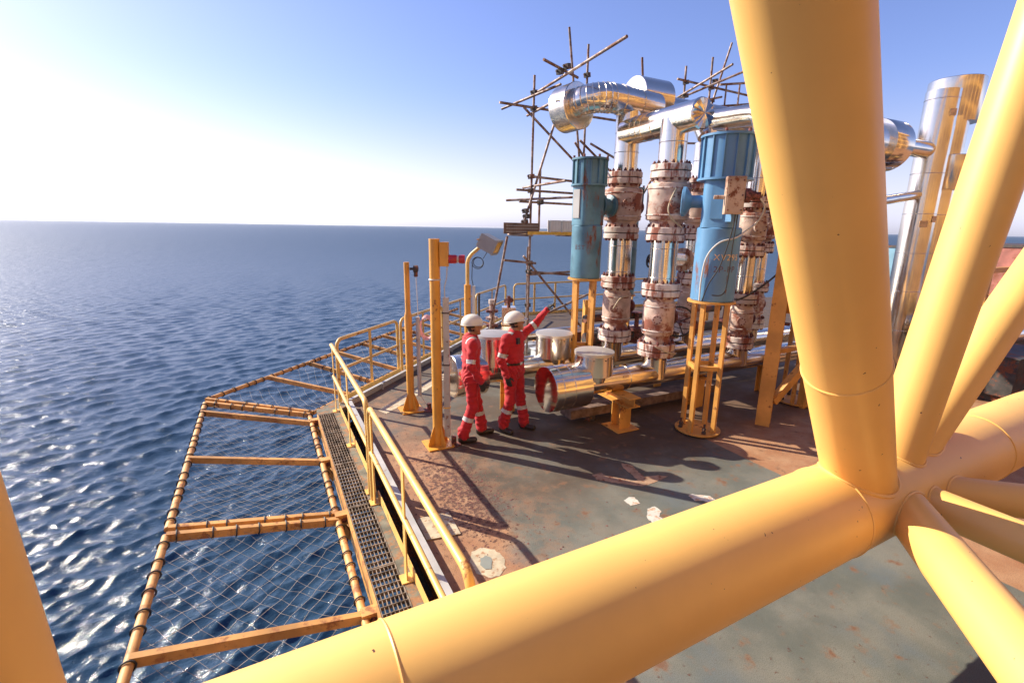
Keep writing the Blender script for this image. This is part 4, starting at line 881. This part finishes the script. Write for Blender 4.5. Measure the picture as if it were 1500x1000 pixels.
# ------------------------------------------------------------------ people
def surface_nets(D, o, h):
    s = D < 0; nx, ny, nz = D.shape; cs = np.zeros((nx-1, ny-1, nz-1), np.int8)
    corner = [(a, b, c) for a in (0, 1) for b in (0, 1) for c in (0, 1)]
    for a, b, c in corner: cs += s[a:nx-1+a, b:ny-1+b, c:nz-1+c]
    act = np.argwhere((cs > 0) & (cs < 8)); vid = -np.ones(cs.shape, np.int64); vid[tuple(act.T)] = np.arange(len(act))
    acc = np.zeros((len(act), 3)); cnt = np.zeros(len(act))
    for p in corner:
        for ax in range(3):
            if p[ax]: continue
            qv = list(p); qv[ax] = 1
            d0 = D[tuple((act+np.array(p)).T)]; d1 = D[tuple((act+np.array(qv)).T)]; m = (d0 < 0) != (d1 < 0)
            t_ = np.where(m, d0/(d0-d1+1e-12), 0); pos = np.tile(np.array(p, float), (len(act), 1)); pos[:, ax] += t_; acc[m] += pos[m]; cnt[m] += 1
    vv = o+h*(act+acc/cnt[:, None]); faces = []
    for ax in range(3):
        a1, a2 = (ax+1) % 3, (ax+2) % 3; sl0 = [slice(None)]*3; sl1 = [slice(None)]*3; sl0[ax] = slice(0, -1); sl1[ax] = slice(1, None)
        ch = s[tuple(sl0)] != s[tuple(sl1)]; idx = np.argwhere(ch); idx = idx[(idx[:, a1] > 0) & (idx[:, a2] > 0) & (idx[:, a1] < D.shape[a1]-1) & (idx[:, a2] < D.shape[a2]-1)]
        e1 = np.zeros(3, int); e1[a1] = 1; e2 = np.zeros(3, int); e2[a2] = 1
        qd = np.stack([vid[tuple((idx-e1-e2).T)], vid[tuple((idx-e2).T)], vid[tuple(idx.T)], vid[tuple((idx-e1).T)]], -1)
        fl_ = ~s[tuple(idx.T)]; qd[fl_] = qd[fl_][:, ::-1]; faces.append(qd)
    return vv, np.concatenate(faces)
def smin(a, b, k): hq = np.clip(.5+.5*(b-a)/k, 0, 1); return b*(1-hq)+a*hq-k*hq*(1-hq)
def cone(P, a, b, ra, rb, sc=None):
    a, b = np.array(a, float), np.array(b, float)
    if sc is not None: s_ = np.array(sc); P = P/s_; a = a/s_; b = b/s_
    ba = b-a; pa = P-a; t_ = np.clip((pa@ba)/max(ba@ba, 1e-9), 0, 1); d = np.linalg.norm(pa-t_[..., None]*ba, axis=-1)-(ra+(rb-ra)*t_)
    return d if sc is None else d*min(sc)
def hand_prims(w, d, up, side, curl=.5, point=False):
    """glove: palm and five fingers; w wrist, d along the hand, up = back of the hand, side = towards the thumb"""
    w, d, up, side = (np.array(x_, float) for x_ in (w, d, up, side)); out = [(w, w+d*.05, .030, .030), (w+d*.05+side*.02, w+d*.09+side*.026, .020, .017), (w+d*.05-side*.018, w+d*.09-side*.024, .020, .016)]
    for k, (o_, L) in enumerate(((.030, .075), (.010, .085), (-.010, .078), (-.029, .062))):
        b = w+d*.095+side*o_; cu = 0 if (point and k == 0) else (1.5 if point else curl)
        d1 = d*math.cos(cu*.5)-up*math.sin(cu*.5); d2 = d*math.cos(cu*1.2)-up*math.sin(cu*1.2); m_ = b+d1*L*.5; out += [(b, m_, .0105, .0098), (m_, m_+d2*L*.5, .0098, .0088)]
    td = (d*.6+side*.75-up*.25); td /= np.linalg.norm(td); b = w+d*.03+side*.028; m_ = b+td*.045; out += [(b, m_, .0125, .011), (m_, m_+(td*.7+d*.5)*.035, .011, .009)]
    return out
def person(label, loc, heading, J, face_yaw, face_pitch, extra):
    """J: joints in the body's frame, x right, y forward, z up"""
    h = .0085; lo = np.array(J['lo']); hi = np.array(J['hi']); n = np.ceil((hi-lo)/h).astype(int)
    G = np.stack(np.meshgrid(*[lo[i]+h*np.arange(n[i]) for i in range(3)], indexing='ij'), -1)
    groups = {}
    def add(grp, fn, a, b, r, k):
        mn = np.minimum(a, b)-r-.07; mx = np.maximum(a, b)+r+.07; i0 = np.clip(((mn-lo)/h).astype(int), 0, n); i1 = np.clip(((mx-lo)/h).astype(int)+1, 0, n); sl = tuple(slice(i0[i], i1[i]) for i in range(3))
        if grp not in groups: groups[grp] = np.full(n, .5)
        g_ = groups[grp]; g_[sl] = smin(g_[sl], fn(G[sl]), k)
    def C(grp, a, b, ra, rb, k=.03, sc=None):
        a, b = np.array(a, float), np.array(b, float); R_ = max(ra, rb)*(max(sc) if sc else 1); add(grp, lambda P: cone(P, a, b, ra, rb, sc), a, b, R_, k)
    S = 'suit'
    C(S, (0, 0, .96), (0, .0, 1.12), .155, .150, .05, (1.02, .74, 1)); C(S, (0, 0, 1.12), (0, .005, 1.34), .152, .178, .05, (1.05, .72, 1)); C(S, (-.15, -.005, 1.415), (.15, -.005, 1.415), .072, .072, .06); C(S, (0, -.005, 1.42), (0, -.0, 1.485), .085, .066, .04)
    C(S, (-.075, -.02, .92), (.075, -.02, .92), .118, .118, .05, (1, .95, 1))
    for sd in ('R', 'L'):
        hp, kn, an = J['hip'+sd], J['knee'+sd], J['ank'+sd]; C(S, hp, kn, .098, .074, .04); C(S, kn, (np.array(an)+np.array((0, 0, .06))).tolist(), .074, .078, .03); C(S, (np.array(an)+np.array((0, -.005, .10))).tolist(), (np.array(an)+np.array((0, 0, .02))).tolist(), .079, .072, .02)
        shd, elb, wr = J['sho'+sd], J['elb'+sd], J['wri'+sd]; C(S, shd, elb, .070, .056, .035); C(S, elb, wr, .056, .047, .025)
        ta = J['toe'+sd]; C('boot', (np.array(an)+np.array((0, -.03, -.01))).tolist(), (np.array(an)+np.array((0, 0, .07))).tolist(), .050, .055, .02); C('boot', (an[0], an[1]-.035, .042), (an[0]+ta[0]*.13, an[1]+ta[1]*.15, .040), .042, .043, .03)
        for a, b, ra, rb in J['hand'+sd]: C('glove', a, b, ra, rb, .012)
        hd_ = np.array(wr)-np.array(elb); hd_ /= np.linalg.norm(hd_); C('glove', wr, (np.array(wr)+hd_*.03).tolist(), .034, .032, .015)
    # head
    yw, pt = face_yaw, face_pitch; f = np.array((math.sin(yw)*math.cos(pt), math.cos(yw)*math.cos(pt), math.sin(pt))); rx = np.array((math.cos(yw), -math.sin(yw), 0)); uz = np.cross(rx, f); hc = np.array(J['head'])
    H = lambda a, b, c_: (hc+rx*a+f*b+uz*c_).tolist()
    C('skin', (0, .0, 1.44), (0, .012, 1.55), .056, .054, .02)
    C('skin', H(0, -.012, .035), H(0, .01, .02), .083, .080, .02); C('skin', H(0, .03, -.02), H(0, .055, -.085), .062, .036, .03)
    C('skin', H(-.03, .05, -.03), H(.03, .05, -.03), .038, .038, .03)
    C('skin', H(0, .092, .018), H(0, .110, -.020), .009, .015, .012); C('skin', H(-.035, .080, .028), H(.035, .080, .028), .013, .013, .015)
    C('skin', H(-.018, .088, -.052), H(.018, .088, -.052), .009, .009, .010); C('skin', H(0, .082, -.095), H(0, .080, -.10), .018, .016, .015)
    for s_ in (-1, 1): C('skin', H(.079*s_, -.012, .012), H(.082*s_, -.016, -.022), .014, .010, .008)
    gx = G
    fold = .0075*(np.sin(34*gx[..., 2]+9*gx[..., 0]+5*np.sin(11*gx[..., 1]+3*gx[..., 2]))*np.sin(21*gx[..., 0]+13*gx[..., 1]+4*np.sin(14*gx[..., 2]))) + .006*np.sin(62*gx[..., 2]+16*np.sin(8*gx[..., 0]+2)+10*gx[..., 1])*np.clip(np.sin(7.3*gx[..., 2]+1.0), 0, 1)
    groups['suit'] = groups['suit']+fold
    names = list(groups); D = groups[names[0]]
    for nm in names[1:]: D = smin(D, groups[nm], .006)
    v, fc = surface_nets(D, lo, h)
    for _ in range(2):    # light smoothing
        acc = np.zeros_like(v); ct = np.zeros(len(v))
        for a in range(4): np.add.at(acc, fc[:, a], v[fc[:, (a+1) % 4]]); np.add.at(ct, fc[:, a], 1)
        for a in range(4): np.add.at(acc, fc[:, a], v[fc[:, (a+3) % 4]]); np.add.at(ct, fc[:, a], 1)
        v = v*.55+.45*acc/ct[:, None]
    cen = v[fc].mean(1); ii = np.clip(np.round((cen-lo)/h).astype(int), 0, n-1); val = np.stack([groups[nm][tuple(ii.T)] for nm in names], -1); mi = val.argmin(1)
    order = {'suit': 'coverall_red', 'boot': 'boot', 'glove': 'glove', 'skin': 'skin'}
    ch, sh = math.cos(heading), math.sin(heading); Rm = np.array([[sh, ch, 0], [-ch, sh, 0], [0, 0, 1.]])   # forward -> heading
    lo3 = np.array((loc[0], loc[1], 0.)); W = lambda P: np.asarray(P)@Rm.T+lo3
    root = thing('person', label, 'person', loc)
    obj('body', (W(v), fc.astype(int)), None, root, mats=[order[nm] for nm in names], midx=mi, sharp=0)
    # normals for clothing pieces lifted off the surface
    fn = np.cross(v[fc[:, 2]]-v[fc[:, 0]], v[fc[:, 3]]-v[fc[:, 1]]); fn /= np.linalg.norm(fn, axis=1)[:, None]+1e-9; vn = np.zeros_like(v)
    for a in range(4): np.add.at(vn, fc[:, a], fn)
    vn /= np.linalg.norm(vn, axis=1)[:, None]+1e-9
    def piece(name, mask, mat, lift=.004):
        ids = np.unique(fc[mask]); mp = -np.ones(len(v), int); mp[ids] = np.arange(len(ids)); return obj(name, (W(v[ids]+vn[ids]*lift), mp[fc[mask]]), mat, root, sharp=0)
    def band(a, b, t0, t1, r, mat='tape', name='reflective_band', lift=.004):
        a, b = np.array(a, float), np.array(b, float); ba = b-a; L = np.linalg.norm(ba); d = ba/L; t_ = (cen-a)@d; rad = np.linalg.norm(cen-a-t_[:, None]*d, axis=1); piece(name, (t_ > t0*L) & (t_ < t1*L) & (rad < r) & (mi == names.index('suit')), mat, lift)
    for sd in ('R', 'L'):
        band(J['sho'+sd], J['elb'+sd], .70, .90, .10); an = np.array(J['ank'+sd]); band(J['knee'+sd], J['ank'+sd], .30, .44, .115)
    suit = mi == names.index('suit')
    piece('belt', suit & (cen[:, 2] > 1.035) & (cen[:, 2] < 1.068) & (np.abs(cen[:, 0]) < .19) & (np.abs(cen[:, 1]) < .16), 'boot' if extra else 'coverall_red', .006)
    piece('shoulder_tape', suit & (cen[:, 2] > 1.42) & (np.abs(np.abs(cen[:, 0])-.115) < .024) & (cen[:, 1] < .05), 'tape')
    piece('collar', suit & (cen[:, 2] > 1.478) & (np.hypot(cen[:, 0], cen[:, 1]) < .10), 'coverall_red', .010)
    rel = cen-hc; fa = rel@f; fz_ = rel@uz
    piece('hair', (mi == names.index('skin')) & (fz_ > -.055) & (fa < .015) & (cen[:, 2] > hc[2]-.085) & (np.abs(rel@rx) < .074+.02*(fz_ > .0)), 'hair', .006)
    for s_ in (-1, 1):
        p = W(np.array(H(.031*s_, .079, .008))); obj('eye', MB().lathe(Vector(p)-V(0, 0, .008), (0, 0, 1), [(.003, 0), (.009, .004), (.011, .008), (.009, .012), (.003, .016)], 12), 'eye_dark', root)
    # hard hat: dome, ridge, brim
    hm_ = MB(); nn = 40; rows = 12; oc = hc-f*.012+uz*.045; fU = uz
    for j in range(rows+1):
        a = j/rows*math.pi/2*.97
        for k in range(nn):
            b = 6.2832*k/nn; sx_, sy_ = .122*math.sin(b), .148*math.cos(b); bump_ = 1+.02*(abs(math.sin(b)) < .28)*(math.sin(a) > .12)
            hm_.v.append(Vector(W(oc+(rx*sx_+f*sy_)*math.cos(a)*bump_+fU*(.128*math.sin(a)*bump_))))
    for j in range(rows):
        for k in range(nn): hm_.f.append((j*nn+k, j*nn+(k+1) % nn, (j+1)*nn+(k+1) % nn, (j+1)*nn+k))
    hm_.f.append(tuple(rows*nn+k for k in range(nn)))
    hat = obj('hard_hat', hm_, 'helmet_white', root, sharp=50)
    bm_ = MB()
    for (kk, dz) in ((.97, 0), (1.02, -.004), (1, -.012), (.96, -.012)):
        for k in range(nn):
            b = 6.2832*k/nn; ex_ = (.038*max(0, math.cos(b))**1.5+.006)*(1 if .98 < kk else .2); bm_.v.append(Vector(W(oc+rx*((.122*kk+ex_*.4)*math.sin(b))+f*((.148*kk+ex_)*math.cos(b))+fU*(dz-.018*max(0, math.cos(b))**2*(kk >= 1)))))
    for j in range(3):
        for k in range(nn): bm_.f.append((j*nn+k, j*nn+(k+1) % nn, (j+1)*nn+(k+1) % nn, (j+1)*nn+k))
    obj('brim', bm_, 'helmet_white', hat, sharp=50)
    return root, W
J1 = dict(lo=(-.42, -.36, -.01), hi=(.42, .46, 1.80), hipR=(.085, -.01, .92), kneeR=(.10, .0, .50), ankR=(.115, -.13, .085), hipL=(-.085, .0, .92), kneeL=(-.10, .10, .51), ankL=(-.11, .17, .085), toeR=(.10, 1), toeL=(-.1, 1),
    shoR=(.185, -.01, 1.415), elbR=(.245, -.05, 1.15), wriR=(.225, .09, .92), shoL=(-.185, -.01, 1.415), elbL=(-.25, -.03, 1.15), wriL=(-.22, .10, .92), head=(0, .03, 1.628))
J1['handR'] = hand_prims(J1['wriR'], (-.05, .30, -.95), (.9, .3, .1), (-.2, .93, .3), .55); J1['handL'] = hand_prims(J1['wriL'], (.05, .30, -.95), (-.9, .3, .1), (.2, .93, .3), .55)
person('worker in red coveralls and white hard hat standing with both arms down', (2.44, 5.97, 0), R(-12), J1, .15, .06, False)
J2 = dict(lo=(-.68, -.32, -.01), hi=(.42, .50, 2.06), hipR=(.085, 0, .92), kneeR=(.12, .03, .50), ankR=(.135, -.07, .085), hipL=(-.085, .0, .92), kneeL=(-.12, .04, .50), ankL=(-.14, .10, .085), toeR=(.25, 1), toeL=(-.25, 1),
    shoR=(.185, -.01, 1.415), elbR=(.27, -.04, 1.14), wriR=(.25, .06, .91), shoL=(-.175, .02, 1.43), elbL=(-.37, .12, 1.575), wriL=(-.50, .22, 1.765), head=(0, .02, 1.628))
dd = np.array((-.50, .42, .74)); J2['handR'] = hand_prims(J2['wriR'], (-.05, .25, -.96), (.9, .3, .1), (-.2, .94, .25), .7); J2['handL'] = hand_prims(J2['wriL'], dd/np.linalg.norm(dd), (.45, -.5, .6), (.55, .80, -.1), .4, True)
pr, PW = person('worker in red coveralls and white hard hat pointing up to the right', (3.12, 6.00, 0), R(-62), J2, -.72, .20, True)
def worn(par, W, p, d, size, mat, name):     # small item on the chest, facing local direction d
    c = Vector(W(np.array(p))); f_ = (Vector(W(np.array(p)+np.array(d)))-c).normalized(); obj(name, MB().box(c, (size[1], size[0], size[2]), f_, V(-f_.y, f_.x, 0)), mat, par)
worn(pr, PW, (.085, .125, 1.395), (.2, 1, .1), (.05, .035, .085), 'black_rubber', 'radio')
worn(pr, PW, (-.085, .135, 1.36), (-.2, 1, .1), (.085, .010, .035), 'tape', 'chest_badge')
worn(pr, PW, (0, .128, 1.052), (0, 1, 0), (.05, .012, .034), 'pale_grey', 'belt_buckle')

# ------------------------------------------------------------------ thin marine haze
hzm = bpy.data.materials.new('haze'); hzm.use_nodes = True; nt = hzm.node_tree; nt.nodes.remove(nt.nodes['Principled BSDF'])
pv = nt.nodes.new('ShaderNodeVolumePrincipled'); pv.inputs['Color'].default_value = (.93, .95, 1, 1); pv.inputs['Density'].default_value = 1.1e-5; pv.inputs['Anisotropy'].default_value = .35
nt.links.new(pv.outputs[0], nt.nodes['Material Output'].inputs['Volume']); MATS['haze'] = hzm
hb = obj('haze', MB().box((0, 0, (SEA-2+13)/2), (92000, 92000, 13-(SEA-2))), 'haze', kind='stuff', sharp=0); tag(hb, 'thin pale sea haze lightening the water towards the horizon', 'haze')
